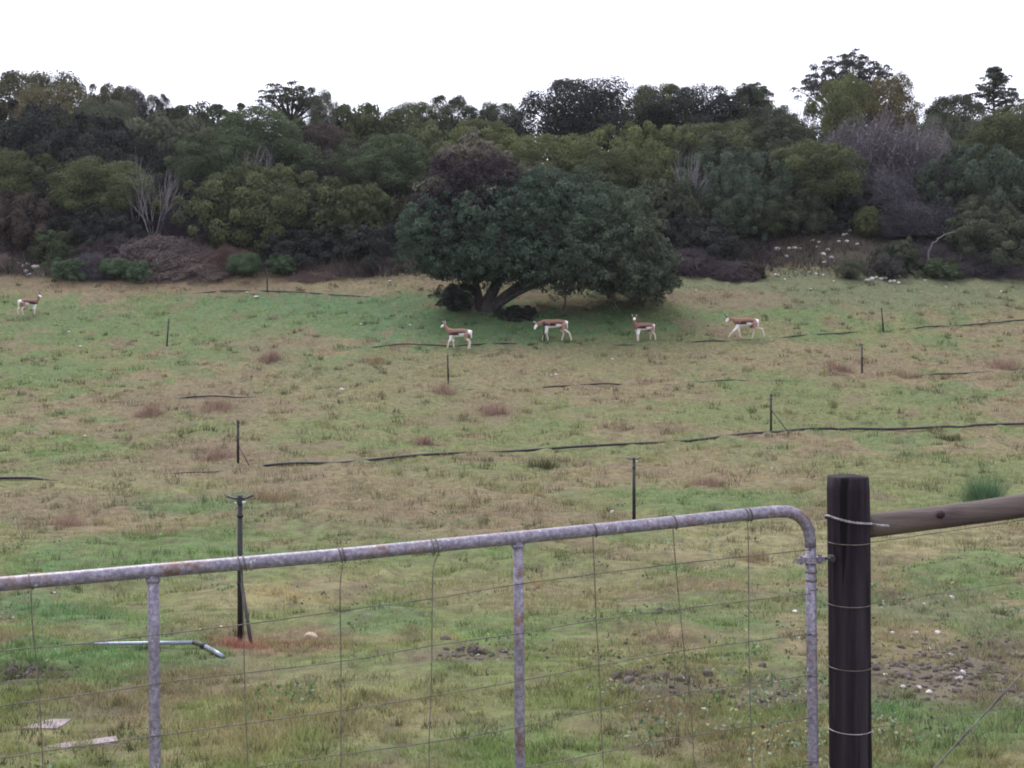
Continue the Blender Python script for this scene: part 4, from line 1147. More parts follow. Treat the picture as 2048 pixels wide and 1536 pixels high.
# ------------------------------------------------------------------ big dry tussocks, weeds and other single plants
def tuft(name, label, px, py, wpx, hpx, col, n=420, cat='grass tuft', group='dry grass tussocks', lean=0.55, vary=0.2, seed=1):
    p = ground_at(px, py); s = px_m(p.y); rx = wpx / 2 / s; hh = hpx / s
    rng = np.random.default_rng(seed * 13 + int(px))
    m = 9; cxs = np.clip(rng.normal(0, 0.34, m), -.6, .6); cys = np.clip(rng.normal(0, 0.34, m), -.6, .6); chs = rng.uniform(0.55, 1.05, m); q = rng.integers(0, m, n)
    a = rng.uniform(0, 6.283, n); r = np.minimum(np.abs(rng.normal(0, 0.36, n)), 0.8); wide = 1.35 if wpx > 40 else 0.7
    x = p.x + (cxs[q] + np.cos(a) * r) * rx * wide; y = p.y + (cys[q] + np.sin(a) * r) * rx * wide
    hgt = 0.85 * hh * chs[q] * rng.uniform(0.35, 1.05, n) * np.clip(1.05 - r * 0.7, 0.25, 1)
    w = np.maximum(0.005, p.y * 0.00042) * rng.uniform(0.6, 1.2, n)
    V, C = blades(x, y, hgt, w, jitter(np.tile(np.array(col), (n, 1)), vary, rng), lean, rng)
    R_ = rx * wide * 1.4; k = 20; aa = np.arange(k) * 2 * math.pi / k
    mx = np.concatenate([[p.x], p.x + np.cos(aa) * R_ * 0.55, p.x + np.cos(aa) * R_]); my = np.concatenate([[p.y], p.y + np.sin(aa) * R_ * 0.55, p.y + np.sin(aa) * R_])
    mz = H(mx, my) + np.concatenate([[0.004], np.full(k, -0.012), np.full(k, -0.05)])
    mat_v = np.stack([mx, my, mz], 1); n0_ = len(V)
    mf = [(n0_, n0_ + 1 + q, n0_ + 1 + (q + 1) % k) for q in range(k)]
    for q in range(k):
        a1, a2, b1, b2 = n0_ + 1 + q, n0_ + 1 + (q + 1) % k, n0_ + 1 + k + q, n0_ + 1 + k + (q + 1) % k
        mf += [(a1, b1, b2), (a1, b2, a2)]
    FF = np.concatenate([np.arange(len(V)).reshape(-1, 3), np.array(mf)])
    V = np.concatenate([V, mat_v]); gc = meadow_colour(mx, my, mz)
    C = np.concatenate([C, gc * (0.55 if wpx < 100 else 0.75) + 0.1 * np.array(col)])
    o = link(name, np_mesh(name, V - np.array(p), FF, C, M['grass']))
    o.location = p
    return tag(o, label, cat, group)
PK = (0.262, 0.182, 0.145); TN = (0.275, 0.215, 0.135); DK = (0.090, 0.092, 0.045); ST = (0.42, 0.35, 0.19)
for (px, py, w, h, c, lab) in [
    (985, 830, 56, 44, PK, 'round pinkish dry tussock in the open middle of the meadow'),
    (440, 818, 90, 34, PK, 'wide pinkish dry tussock above the pipe-side sprinkler with a brace'),
    (308, 832, 56, 48, PK, 'tall pinkish tussock standing alone beside the wide one'),
    (435, 915, 76, 36, PK, 'reddish tussock at the foot of the braced sprinkler'),
    (540, 722, 60, 40, PK, 'faint pinkish tussock near the sprinkler with the leaning stake'),
    (1678, 742, 52, 34, PK, 'rosy round tussock next to the sprinkler on open grass'),
    (2010, 735, 80, 34, PK, 'pinkish tussock beside the black pipe at the frame edge'),
    (1815, 752, 60, 26, TN, 'tan low tussock between rosy tussock and black pipe'),
    (895, 786, 60, 34, PK, 'brownish tussock at the foot of the sprinkler below the walking antelope'),
    (1085, 935, 60, 40, DK, 'dark green tussock in front of the long black pipe'),
    (845, 890, 44, 30, PK, 'small grey-brown tussock resting on the long black pipe'),
    (545, 1005, 90, 50, TN, 'large brown tussock beside the head of the nearest sprinkler'),
    (130, 1052, 90, 46, PK, 'reddish brown tussock above the gate rail near the frame edge'),
    (285, 1066, 110, 34, TN, 'wide tan tussock with a dark foot above the gate rail'),
    (1420, 975, 70, 30, PK, 'pinkish brown tussock between the two-armed sprinkler and the post'),
    (1600, 985, 70, 30, TN, 'brown tussock just beside the top of the gate post'),
    (1905, 880, 50, 24, DK, 'dark tussock on the long black pipe near the frame edge'),
    (745, 725, 50, 22, TN, 'low tan tussock in front of the lush grass'),
    (905, 1290, 60, 46, ST, 'straw yellow clump of dry stalks behind the mesh'),
    (1075, 1185, 24, 66, ST, 'thin tall pale grass stalks beside the middle gate upright'),
    (560, 1200, 190, 34, ST, 'broad yellow grass bank behind the nearest sprinkler'),
    (1510, 1130, 60, 40, TN, 'tan grass clump near the bend of the gate rail'),
]:
    tuft('grass_tussock', lab, px, py, w, h, c, 1500 if w > 120 else (520 if w > 40 else 60), seed=3)
tuft('red_weed', 'bright reddish low weeds round the foot of the nearest sprinkler', 478, 1296, 110, 34, (0.30, 0.135, 0.105), 700, 'weed', 'reddish weeds', 1.0)
tuft('red_weed', 'rusty orange low weeds running from the sprinkler foot to the tan stone', 585, 1292, 150, 26, (0.28, 0.18, 0.11), 700, 'weed', 'reddish weeds', 1.0)
tuft('green_thistle', 'fresh green thistle bush behind the wooden brace pole', 1965, 1006, 60, 118, (0.095, 0.165, 0.09), 1100, 'shrub', None, 0.9)
tuft('dry_twig_plant', 'small upright dry twig plant behind the gate corner', 1527, 1118, 10, 42, (0.10, 0.08, 0.06), 14, 'plant', 'thin upright plants', 0.3)
tuft('dry_twig_plant', 'thin dark stalk standing in green grass below the gate rail', 144, 1246, 6, 38, (0.05, 0.06, 0.035), 8, 'plant', 'thin upright plants', 0.12)

# ------------------------------------------------------------------ sprinklers and irrigation pipes
def sprinkler(px, top, basepy, label, brace=None, head='cross', lean=0, thick=1.0):
    p = ground_at(px, basepy)
    Y = p.y
    tp = at(px + lean, top, Y)
    hgt = tp.z - p.z
    ln = tp.x - p.x
    o = empty('sprinkler', p, label, 'sprinkler', 'sprinklers standing in the meadow')
    r = 0.021 * thick * (1.3 if Y > 25 else 1.0)
    ax = lambda f: Vector((p.x + ln * f, p.y, p.z + hgt * f))
    mb = MB()
    mb.tube([p + Vector((0, 0, -0.2)), ax(0.5), ax(0.93)], [r * 1.15, r * 1.05, r * 0.95], 8)
    mb.tube([ax(0.02) + Vector((0.012, -0.02, 0)), ax(0.55) + Vector((0.010, -0.022, 0)), ax(0.72) + Vector((0.006, -0.018, 0))], [r * 0.55, r * 0.55, r * 0.4], 6)
    mb.build('riser', M['black_plastic'], o)
    for f in (0.4, 0.86):
        b1 = MB(); b1.tube([ax(f - 0.012), ax(f + 0.012)], [r * 1.25, r * 1.22], 8)
        b1.build('clip', M['black_plastic'], o)
    hb = MB()
    hb.tube([ax(0.92), ax(0.955), ax(0.985), ax(1.0)], [r * 0.7, r * 1.1, r * 0.9, r * 1.1], 8)
    hob = hb.build('sprinkler_head', M['head_plastic'], o)
    if head == 'cross':
        for s in (-1, 1):
            b2 = MB(); a = ax(0.972)
            b2.tube([a, a + Vector((s * 0.04, 0, 0.004)), a + Vector((s * 0.095, 0, 0.022 if s < 0 else 0.028))], [0.009, 0.008, 0.010], 6)
            b2.build('arm', M['head_plastic'], hob, p)
        b3 = MB(); b3.box(ax(0.953) + Vector((0.032, -0.015, 0)), (0.022, 0.02, 0.016)); b3.box(ax(0.953) + Vector((-0.03, -0.015, -0.006)), (0.014, 0.015, 0.014))
        b3.build('nozzle', M['pale_plastic'], hob, p)
    if brace:
        (x0, y0), (x1, y1) = brace
        b4 = MB(); a = at(x0, y0, Y - 0.02); g = at(x1, y1, Y - 0.35); g.z = float(H(g.x, g.y)) - 0.03
        b4.tube([a, a.lerp(g, 0.5), g], [0.013, 0.013, 0.013], 6)
        b4.build('brace', M['black_plastic'], o)
    return o
sprinkler(480, 990, 1270, 'nearest sprinkler standing behind the gate rail with a braced thick riser', ((483, 1165), (504, 1275)), 'cross', 0, 0.9)
sprinkler(1268, 915, 1052, 'two-armed sprinkler whose foot is hidden by the gate rail', None, 'cross')
sprinkler(476, 840, 930, 'sprinkler with a short diagonal brace beside the long black pipe', ((478, 892), (500, 934)), 'single', 0)
sprinkler(1542, 788, 866, 'sprinkler with a long diagonal brace standing on the long black pipe', ((1544, 822), (1580, 866)), 'single', 0)
sprinkler(897, 710, 768, 'plain sprinkler below the walking antelope with white rump', None, 'single', -2)
sprinkler(333, 637, 692, 'slightly tilted sprinkler on green grass towards the far antelope', None, 'cross', 5)
sprinkler(1724, 688, 749, 'straight sprinkler on open grass behind the gate post', None, 'cross', 0)
sprinkler(1767, 616, 663, 'sprinkler tilted backwards farther up the meadow beyond the gate post', None, 'single', -4)
sprinkler(535, 533, 584, 'farthest sprinkler at the edge of the tan grass under the wood', None, 'single', -2)
sprinkler(1088, 643, 684, 'sprinkler standing in front of the grazing antelope', None, 'single', 0)

def pipe(pts, r, label, shows, mat='black_plastic', sink=0.0, group='irrigation pipes on the grass', name='irrigation_pipe'):
    mb = MB()
    W = [ground_at(a, b_) for a, b_ in pts]
    P = spline(W, 14)
    Q = []
    for k, p in enumerate(P):
        ppx = float(project(p.x, p.y, p.z)[0])
        near = min([max(a - ppx, ppx - b_, 0) for a, b_ in shows])
        sink = 0.075 * min(1.0, near / 45.0)
        Q.append(Vector((p.x, p.y, float(Hs(p.x, p.y)) + 0.028 + r * 0.6 + 0.02 * math.sin(k * 0.23 + pts[0][0]) - sink)))
    mb.tube(Q, r, 8)
    ob = mb.build(name, M[mat], None, origin=W[0])
    return tag(ob, label, 'pipe', group)
pipe([(-120, 965), (0, 962), (250, 952), (420, 943), (515, 937), (620, 931), (720, 926), (900, 911), (1080, 903), (1300, 890), (1440, 878), (1540, 868), (1600, 863), (1740, 861), (1880, 858), (2048, 850), (2200, 842)], 0.033, 'long black irrigation pipe crossing the whole meadow at the braced sprinklers', [(-100, 60), (515, 1665), (1700, 1895), (1950, 2200)])
pipe([(230, 802), (385, 797), (600, 790), (860, 783), (1110, 774), (1210, 771), (1390, 767), (1460, 764), (1660, 758), (1870, 752), (1960, 747), (2048, 742), (2180, 736)], 0.028, 'black pipe half buried in grass at the plain sprinkler below the walking antelope', [(380, 430), (1110, 1215), (1385, 1462), (1870, 1895), (1915, 1975), (2010, 2100)])
pipe([(620, 700), (790, 692), (900, 692), (1010, 690), (1230, 688), (1410, 685), (1490, 682), (1590, 675), (1700, 666), (1850, 657), (1950, 650), (2048, 643), (2160, 636)], 0.028, 'black pipe half hidden by grass under the feet of the antelope', [(795, 830), (850, 880), (930, 1015), (1408, 1435), (1480, 1500), (1590, 1670), (1690, 1700), (1850, 1880), (1930, 1985), (2010, 2100)])
pipe([(300, 588), (440, 585), (530, 583), (610, 588), (690, 592), (800, 596)], 0.028, 'black pipe at the edge of the lush grass by the farthest sprinkler', [(440, 700)])

def broken_pipe():
    p0 = ground_at(165, 1298)
    o = empty('broken_pipe', p0, 'broken grey-blue pipe lying bent in the grass behind the gate', 'pipe')
    def g(a, b_, up):
        q = ground_at(a, b_); q.z = float(Hs(q.x, q.y)) + up; return q
    mb = MB(); a = g(160, 1299, 0.03); c = g(388, 1299, 0.04)
    mb.tube([a, a.lerp(c, .3), a.lerp(c, .7), c], [0.007, 0.012, 0.013, 0.013], 10); mb.build('long_section', M['grey_pipe'], o)
    mb = MB(); d = g(412, 1302, 0.03)
    mb.tube([c, c.lerp(d, .5), d], [0.016, 0.019, 0.016], 10); mb.build('joint', M['black_plastic'], o)
    mb = MB(); e = g(447, 1316, 0.01)
    mb.tube([d, d.lerp(e, .5), e], [0.016, 0.016, 0.013], 10); mb.build('short_section', M['grey_pipe'], o)
broken_pipe()

# ------------------------------------------------------------------ antelope (springbok build): one skinned body each
BROWN = np.array([0.215, 0.120, 0.090]); STRIPE = np.array([0.035, 0.017, 0.018]); WHITE = np.array([0.86, 0.84, 0.82]); CREAM = np.array([0.58, 0.50, 0.42]); THIGH = np.array([0.34, 0.21, 0.175])
def antelope(px, py, rz, pose, label, scale=1.0, seed=1):
    p = ground_at(px, py)
    pts = []; rad = []; edges = []; part = []
    def v(co, r, parent=None, name='body'):
        pts.append(Vector(co)); rad.append(r)
        if parent is not None: edges.append((parent, len(pts) - 1)); part.append(name)
        return len(pts) - 1
    bz = pose.get('bz', 0.0)
    mid = v((-0.02, 0, 0.61 + bz), 0.168)
    loin = v((-0.20, 0, 0.625 + bz), 0.160, mid)
    hip = v((-0.34, 0, 0.635 + bz), 0.152, loin)
    rump = v((-0.45, 0, 0.63 + bz), 0.092, hip, 'rump')
    tail = v((-0.475, 0, 0.53 + bz), 0.02, rump, 'tail'); v((-0.485, 0, 0.42 + bz), 0.012, tail, 'tail')
    rib = v((0.15, 0, 0.60 + bz), 0.176, mid)
    chest = v((0.29, 0, 0.60 + bz), 0.162, rib)
    hb, nose = Vector(pose['head']), Vector(pose['nose'])
    n0 = Vector((0.37, 0, 0.68 + bz))
    nk = v(n0, 0.108, chest, 'neck')
    nm = v(n0.lerp(hb, 0.5) + Vector((0.015, 0, -0.015)), 0.075, nk, 'neck')
    h0 = v(hb, 0.066, nm, 'neck')
    h1 = v(hb.lerp(nose, 0.5), 0.054, h0, 'head')
    h2 = v(nose, 0.027, h1, 'head')
    def leg(root, joints, radii, name):
        q = root
        for j, r in zip(joints, radii):
            q = v(j, r, q, name)
    for s, (kx, hx, lf) in zip((1, -1), pose['front']):
        y = 0.075 * s
        leg(chest, [(0.27, y, 0.50 + bz * .6), (0.25 + kx * 0.3, y, 0.42 + lf * .3), (0.27 + kx, y, 0.25 + lf), (0.27 + hx, y, 0.05 + lf), (0.29 + hx, y, 0.008 + lf)], [0.085, 0.058, 0.034, 0.026, 0.027], 'front')
    for s, (tx, hx, lf) in zip((1, -1), pose['hind']):
        y = 0.08 * s
        leg(hip, [(-0.33, y, 0.56 + bz), (-0.27 + tx * 0.4, y, 0.44), (-0.42 + tx, y, 0.29 + lf), (-0.40 + hx, y, 0.05 + lf), (-0.37 + hx, y, 0.008 + lf)], [0.112, 0.078, 0.036, 0.025, 0.027], 'hind')
    me = bpy.data.meshes.new('rough'); me.from_pydata([tuple(q) for q in pts], edges, []); me.update()
    tmp = bpy.data.objects.new('rough', me); COL.objects.link(tmp)
    tmp.modifiers.new('skin', 'SKIN')
    sk = me.skin_vertices[0].data
    for k, r in enumerate(rad): sk[k].radius = (r, r); sk[k].use_root = False
    sk[mid].use_root = True
    ss = tmp.modifiers.new('smooth', 'SUBSURF'); ss.levels = 2; ss.render_levels = 2
    dg = bpy.context.evaluated_depsgraph_get()
    body = bpy.data.meshes.new_from_object(tmp.evaluated_get(dg))
    bpy.data.objects.remove(tmp); bpy.data.meshes.remove(me)
    body.name = 'body'
    nvt = len(body.vertices)
    co = np.empty(nvt * 3, np.float32); body.vertices.foreach_get('co', co); co = co.reshape(-1, 3)
    PA = np.array([pts[a] for a, _ in edges]); PB = np.array([pts[b_] for _, b_ in edges]); RA = np.array([rad[a] for a, _ in edges]); RB = np.array([rad[b_] for _, b_ in edges])
    d = PB - PA; L2 = (d ** 2).sum(1)
    tt = np.clip(((co[:, None, :] - PA) * d).sum(2) / L2, 0, 1)
    near = PA + tt[:, :, None] * d
    dist = np.linalg.norm(co[:, None, :] - near, axis=2) / (RA + tt * (RB - RA))
    k = dist.argmin(1)
    col = np.zeros((nvt, 3))
    for q in range(nvt):
        nme = part[k[q]]; rel = (co[q, 2] - near[q, k[q], 2]) / (RA[k[q]] + tt[q, k[q]] * (RB[k[q]] - RA[k[q]])); x = co[q, 0]; z = co[q, 2]
        if nme in ('body', 'rump'):
            sh = 0.30 * (x + 0.05)                       # the stripe slants down to the elbow
            r2 = rel + sh
            if x < -0.40: c = WHITE
            elif r2 > 0.08 or x > 0.34: c = BROWN
            elif r2 > -0.36 and x > -0.36: c = STRIPE
            elif x < -0.30: c = THIGH
            else: c = WHITE
        elif nme == 'tail': c = WHITE
        elif nme == 'neck': c = BROWN * 1.12 if rel > -0.55 else CREAM
        elif nme == 'head': c = WHITE if rel < 0.75 else CREAM
        elif nme == 'front': c = BROWN if z > 0.52 + bz else (WHITE if z > 0.3 else CREAM)
        else: c = THIGH if z > 0.40 + bz else CREAM
        if z < 0.03: c = np.array([0.05, 0.04, 0.035])
        col[q] = c
    a_ = body.color_attributes.new('col', 'FLOAT_COLOR', 'POINT')
    c4 = np.ones((nvt, 4), np.float32); c4[:, :3] = col; a_.data.foreach_set('color', c4.ravel())
    body.materials.clear(); body.materials.append(M['fur'])
    body.polygons.foreach_set('use_smooth', np.ones(len(body.polygons), dtype=bool))
    p.z -= 0.045
    o = empty('antelope', p, label, 'antelope', 'antelope in the meadow', rz)
    o.scale = (scale,) * 3
    link('body', body, o)
    # ears, horns and eyes
    f = (nose - hb).normalized(); side = f.cross(Vector((0, 0, 1))).normalized(); up = side.cross(f).normalized()
    org = Vector((0, 0, 0))
    for s in (-1, 1):
        e = MB(); b0 = hb + side * 0.045 * s + up * 0.035 - f * 0.02
        P = [b0, b0 + side * 0.035 * s + up * 0.05 - f * 0.02, b0 + side * 0.06 * s + up * 0.12 - f * 0.04]
        e.tube(P, [0.016, 0.024, 0.004], 6, col=tuple(CREAM * 0.7)); e.build('ear', M['fur'], o, org)
        hn = MB(); b1 = hb + side * 0.022 * s + up * 0.045 + f * 0.02
        hn.tube(spline([b1, b1 + up * 0.09 + side * 0.02 * s - f * 0.02, b1 + up * 0.17 + side * 0.055 * s - f * 0.05, b1 + up * 0.22 + side * 0.03 * s - f * 0.03], 3), [0.013 - 0.001 * q for q in range(10)], 6); hn.build('horn', M['horn'], o, org)
        ey = MB(); c0 = hb.lerp(nose, 0.3) + side * 0.043 * s + up * 0.015
        ey.tube([c0 - side * .008 * s, c0, c0 + side * 0.008 * s], [0.006, 0.011, 0.005], 6); ey.build('eye', M['horn'], o, org)
    return o
PI = math.pi
antelope(918, 699, PI - 0.32, dict(head=(0.57, -0.02, 0.90), nose=(0.72, -0.03, 0.81), front=((0.10, 0.16, 0.0), (-0.01, -0.06, 0.0)), hind=((-0.04, -0.04, 0.0), (0.06, 0.08, 0.0))),
         'walking antelope showing a white rump above the plain sprinkler', 1.05)
antelope(1108, 682, PI + 0.12, dict(head=(0.63, 0.03, 0.60), nose=(0.71, 0.04, 0.42), front=((0.10, 0.15, 0.0), (-0.02, -0.07, 0.0)), hind=((-0.12, -0.22, 0.0), (0.06, 0.10, 0.0)), bz=0.02),
         'grazing antelope with lowered head behind a sprinkler', 1.1)
antelope(1287, 682, PI + 0.38, dict(head=(0.45, 0.07, 0.95), nose=(0.52, 0.20, 0.87), front=((0.01, 0.0, 0.0), (-0.03, -0.04, 0.0)), hind=((-0.05, -0.10, 0.0), (0.04, 0.05, 0.0))),
         'standing antelope turning its pale face to the viewer', 0.98)
antelope(1490, 679, PI - 0.10, dict(head=(0.60, 0.0, 0.79), nose=(0.70, 0.0, 0.64), front=((0.16, 0.32, 0.06), (-0.06, -0.14, 0.0)), hind=((-0.20, -0.30, 0.10), (0.10, 0.12, 0.0)), bz=0.03),
         'trotting antelope with its neck stretched forward on the open grass', 1.08)
antelope(58, 631, 0.8, dict(head=(0.45, -0.06, 0.93), nose=(0.52, -0.19, 0.84), front=((0.02, 0.02, 0.0), (-0.04, -0.05, 0.0)), hind=((-0.06, -0.05, 0.0), (0.06, 0.10, 0.0))),
         'far antelope alone near the tan grass, facing away from the others', 0.95)

# ------------------------------------------------------------------ the gate
GA = at(0, 1167, 3.71); GB = at(1550, 1023, 4.39)
_gd = Vector((GB.x - GA.x, GB.y - GA.y, 0)).normalized(); _gn = Vector((-_gd.y, _gd.x, 0))
def gp(px, py, off=0.0):
    d = Vector(ray(px, py)); s = (Vector((GA.x, GA.y, 0)).dot(_gn) + off) / d.dot(_gn)
    return d * s
GBOT = -1.80
gate = empty('farm_gate', gp(1623, 1536), 'rusty grey pipe gate with wire mesh hung on the wooden post', 'gate')
rail_pts = [gp(-900, 1246), gp(-500, 1211), gp(0, 1168), gp(150, 1155.5), gp(300, 1142), gp(480, 1127), gp(680, 1110), gp(870, 1091.5), gp(1038, 1075), gp(1190, 1060), gp(1350, 1044), gp(1450, 1033), gp(1520, 1026), gp(1556, 1023)]
bend = [gp(1578, 1023.5), gp(1595, 1030), gp(1609, 1043), gp(1617, 1060), gp(1620.5, 1080)]
mb = MB(); P = rail_pts + bend
mb.tube(P + [gp(1621, 1095)], [0.0212] * (len(P) - 3) + [0.0205, 0.020, 0.0195, 0.019], 16)
mb.build('top_rail', M['galv'], gate)
def down_to(p, z):
    return Vector((p.x, p.y, z))
mb = MB(); e0 = gp(1621, 1092); e1 = gp(1623, 1300); e2 = gp(1627, 1536)
mb.tube([e0, e1, e2, down_to(e2, GBOT)], [0.0186] * 4, 16); mb.build('end_stile', M['galv'], gate)
for (a, b_, c) in (((306, 1146), (308, 1300), (310, 1536)), ((1036, 1078), (1038, 1300), (1040, 1536)), ((-420, 1206), (-420, 1300), (-420, 1536))):
    mb = MB(); q0, q1, q2 = gp(*a), gp(*b_), gp(*c)
    mb.tube([q0, q1, q2, down_to(q2, GBOT)], [0.0172, 0.0168, 0.0168, 0.0168], 14); up_ = mb.build('upright', M['galv'], gate)
    mb = MB(); mb.tube([q0 + Vector((0, 0, -0.016)), q0 + Vector((0, 0, -0.024)), q0 + Vector((0, 0, -0.03))], [0.022, 0.0215, 0.0172], 14)
    mb.build('weld_collar', M['galv'], up_, gate.location)
mb = MB(); L0 = gp(-860, 1242); mb.tube([L0, down_to(L0, GBOT)], 0.0186, 14); mb.build('end_stile', M['galv'], gate)
mb = MB(); mb.tube([down_to(L0, GBOT), down_to(e2, GBOT + 0.06)], 0.0212, 14); mb.build('bottom_rail', M['galv'], gate)
HW = [
    [(-850, 1392), (-420, 1348), (0, 1302), (65, 1296), (171, 1286), (260, 1275), (310, 1270), (502, 1247), (700, 1219), (865, 1197), (1025, 1170), (1189, 1148), (1350, 1128), (1500, 1112), (1622, 1099)],
    [(-850, 1520), (-420, 1470), (0, 1412), (79, 1401), (294, 1371), (355, 1361), (489, 1346), (700, 1320), (865, 1291), (1039, 1267), (1193, 1240), (1360, 1218), (1533, 1197), (1622, 1187)],
    [(-850, 1640), (-420, 1580), (0, 1517), (85, 1503), (297, 1474), (355, 1466), (492, 1447), (690, 1420), (865, 1392), (1049, 1360), (1196, 1331), (1367, 1301), (1500, 1283), (1624, 1268)],
    [(-850, 1750), (-420, 1680), (0, 1612), (300, 1568), (581, 1524), (690, 1508), (865, 1484), (1035, 1455), (1203, 1418), (1380, 1384), (1553, 1360), (1625, 1350)],
    [(-850, 1850), (-420, 1780), (0, 1712), (400, 1645), (865, 1570), (1090, 1528), (1206, 1505), (1380, 1472), (1625, 1435)],
    [(-850, 1950), (0, 1810), (865, 1665), (1206, 1595), (1625, 1528)],
]
for w in HW:
    mb = MB(); mb.tube(spline([gp(a, b_, -0.016) for a, b_ in w], 4), 0.0018, 5); mb.build('mesh_wire', M['wire'], gate)
VW = [
    [(62, 1165), (62, 1182), (65, 1250), (72, 1319), (79, 1404), (84, 1490), (86, 1560)], [(484, 1128), (482, 1144), (487, 1233), (489, 1346), (492, 1438), (496, 1560)],
    [(684, 1110), (685, 1128), (680, 1182), (682, 1319), (682, 1560)], [(869, 1092), (876, 1108), (866, 1141), (864, 1250), (863, 1353), (858, 1490), (859, 1560)],
    [(1188, 1060), (1186, 1075), (1189, 1148), (1193, 1250), (1199, 1353), (1203, 1450), (1207, 1560)], [(1347, 1044), (1346, 1060), (1353, 1148), (1363, 1250), (1374, 1353), (1382, 1420), (1389, 1560)],
    [(1494, 1030), (1495, 1046), (1497, 1113), (1498, 1319), (1502, 1455), (1505, 1560)], [(-180, 1188), (-178, 1300), (-175, 1560)], [(-640, 1228), (-640, 1560)],
]
for w in VW:
    mb = MB(); Q = [gp(a, b_, -0.018) for a, b_ in w]; Q.append(down_to(Q[-1], GBOT)); mb.tube(spline(Q, 4), 0.0018, 5); mb.build('stay_wire', M['wire'], gate)
def ring(c, axis, r, wr, n=20, tilt=0.0):
    axis = axis.normalized(); a = axis.cross(Vector((0, 0, 1))).normalized() if abs(axis.z) < .9 else Vector((1, 0, 0)); b_ = axis.cross(a)
    return [c + a * math.cos(q) * r + b_ * math.sin(q) * r + axis * tilt * math.sin(q) for q in [2 * math.pi * k / n for k in range(n + 1)]]
_ra = (gp(1038, 1075) - gp(300, 1142)).normalized()
for px, py in [(62, 1163), (479, 1127), (489, 1126), (680, 1110), (687, 1109), (865, 1092), (874, 1091), (1189, 1060), (1349, 1044), (1492, 1029.5), (1499, 1028.5)]:
    mb = MB(); mb.tube(ring(gp(px, py), _ra, 0.0228, 0, 20, 0.004), 0.0022, 5, False); mb.build('wire_tie', M['wire'], gate)
# hinge: collar plates round the end stile with a lug reaching to the eye bolt
hc = gp(1621, 1119)
mb = MB()
mb.tube([hc + Vector((0, 0, -0.010)), hc + Vector((0, 0, 0.010))], [0.027, 0.027], 18)
mb.box(hc + _gd * -0.034 + Vector((0, 0, 0)), (0.034, 0.018, 0.016), Matrix.Rotation(math.atan2(_gd.y, _gd.x), 3, 'Z'))
mb.box(hc + _gd * 0.036, (0.040, 0.018, 0.016), Matrix.Rotation(math.atan2(_gd.y, _gd.x), 3, 'Z'))
mb.build('hinge_collar', M['galv'], gate, smooth=False)
for off in (-0.036, 0.036):
    mb = MB(); q = hc + _gd * off; mb.tube([q + Vector((0, 0.0, -0.016)), q + Vector((0, 0, 0.016))], 0.006, 6); mb.build('bolt', M['galv'], gate, smooth=False)
for py, r in ((1143, 0.0215), (1160, 0.0205)):
    mb = MB(); q = gp(1622, py); mb.tube([q + Vector((0, 0, -0.004)), q + Vector((0, 0, 0.004))], r, 14); mb.build('wire_tie', M['wire'], gate)
for py in (1178, 1268, 1350, 1520):
    mb = MB(); mb.tube(ring(gp(1624, py), Vector((0, 0, 1)), 0.0198, 0, 18), 0.0022, 5, False); mb.build('wire_tie', M['wire'], gate)

# ------------------------------------------------------------------ gate post, brace pole, fence beyond
PY_ = 4.47
ptop = at(1695.5, 953, PY_); pbot = at(1702, 1600, PY_)
post = empty('gate_post', Vector((pbot.x, PY_, float(H(pbot.x, PY_)))), 'thick dark brown wooden gate post bound with wire', 'post')
mb = MB(); rg = random.Random(3)
NP = 48; NZ = 40
zs = [ptop.z - (ptop.z - post.location.z + 0.3) * (k / (NZ - 1)) ** 1.0 for k in range(NZ)]
gro = [rg.choice([0.0, 0.0, 0.0008, -0.001, -0.0045]) + rg.uniform(-0.001, 0.001) for _ in range(NP)]
V = []
for k, z in enumerate(zs):
    f = (ptop.z - z) / (ptop.z - pbot.z); cx = ptop.x + (pbot.x - ptop.x) * f
    r0 = 0.0725 - (0.003 if k == 0 else 0)
    for j in range(NP):
        a = 2 * math.pi * j / NP
        r = r0 + gro[j] + 0.0012 * math.sin(3 * a + z * 5) + rg.uniform(-.0006, .0006)
        V.append((cx + math.cos(a) * r, PY_ + math.sin(a) * r, z + (rg.uniform(-.002, .002) if k == 0 else 0)))
Fc = [(k * NP + j, (k + 1) * NP + j, (k + 1) * NP + (j + 1) % NP, k * NP + (j + 1) % NP) for k in range(NZ - 1) for j in range(NP)]
Fc.append(tuple(range(NP)))
mb.add(V, Fc); mb.build('shaft', M['post'], post)
def pc(py):
    f = (py - 953) / (1600 - 953); c = at(1695.5 + 6.5 * f, py, PY_); return c
for py, mat in ((1206, 'wire'), (1331, 'wire'), (1456, 'bright_wire'), (1083, 'wire'), (1536, 'bright_wire')):
    mb = MB(); mb.tube(ring(pc(py), Vector((0, 0, 1)), 0.0745, 0, 30, 0.0), 0.0017, 5, False); mb.build('wire_band', M[mat], post)
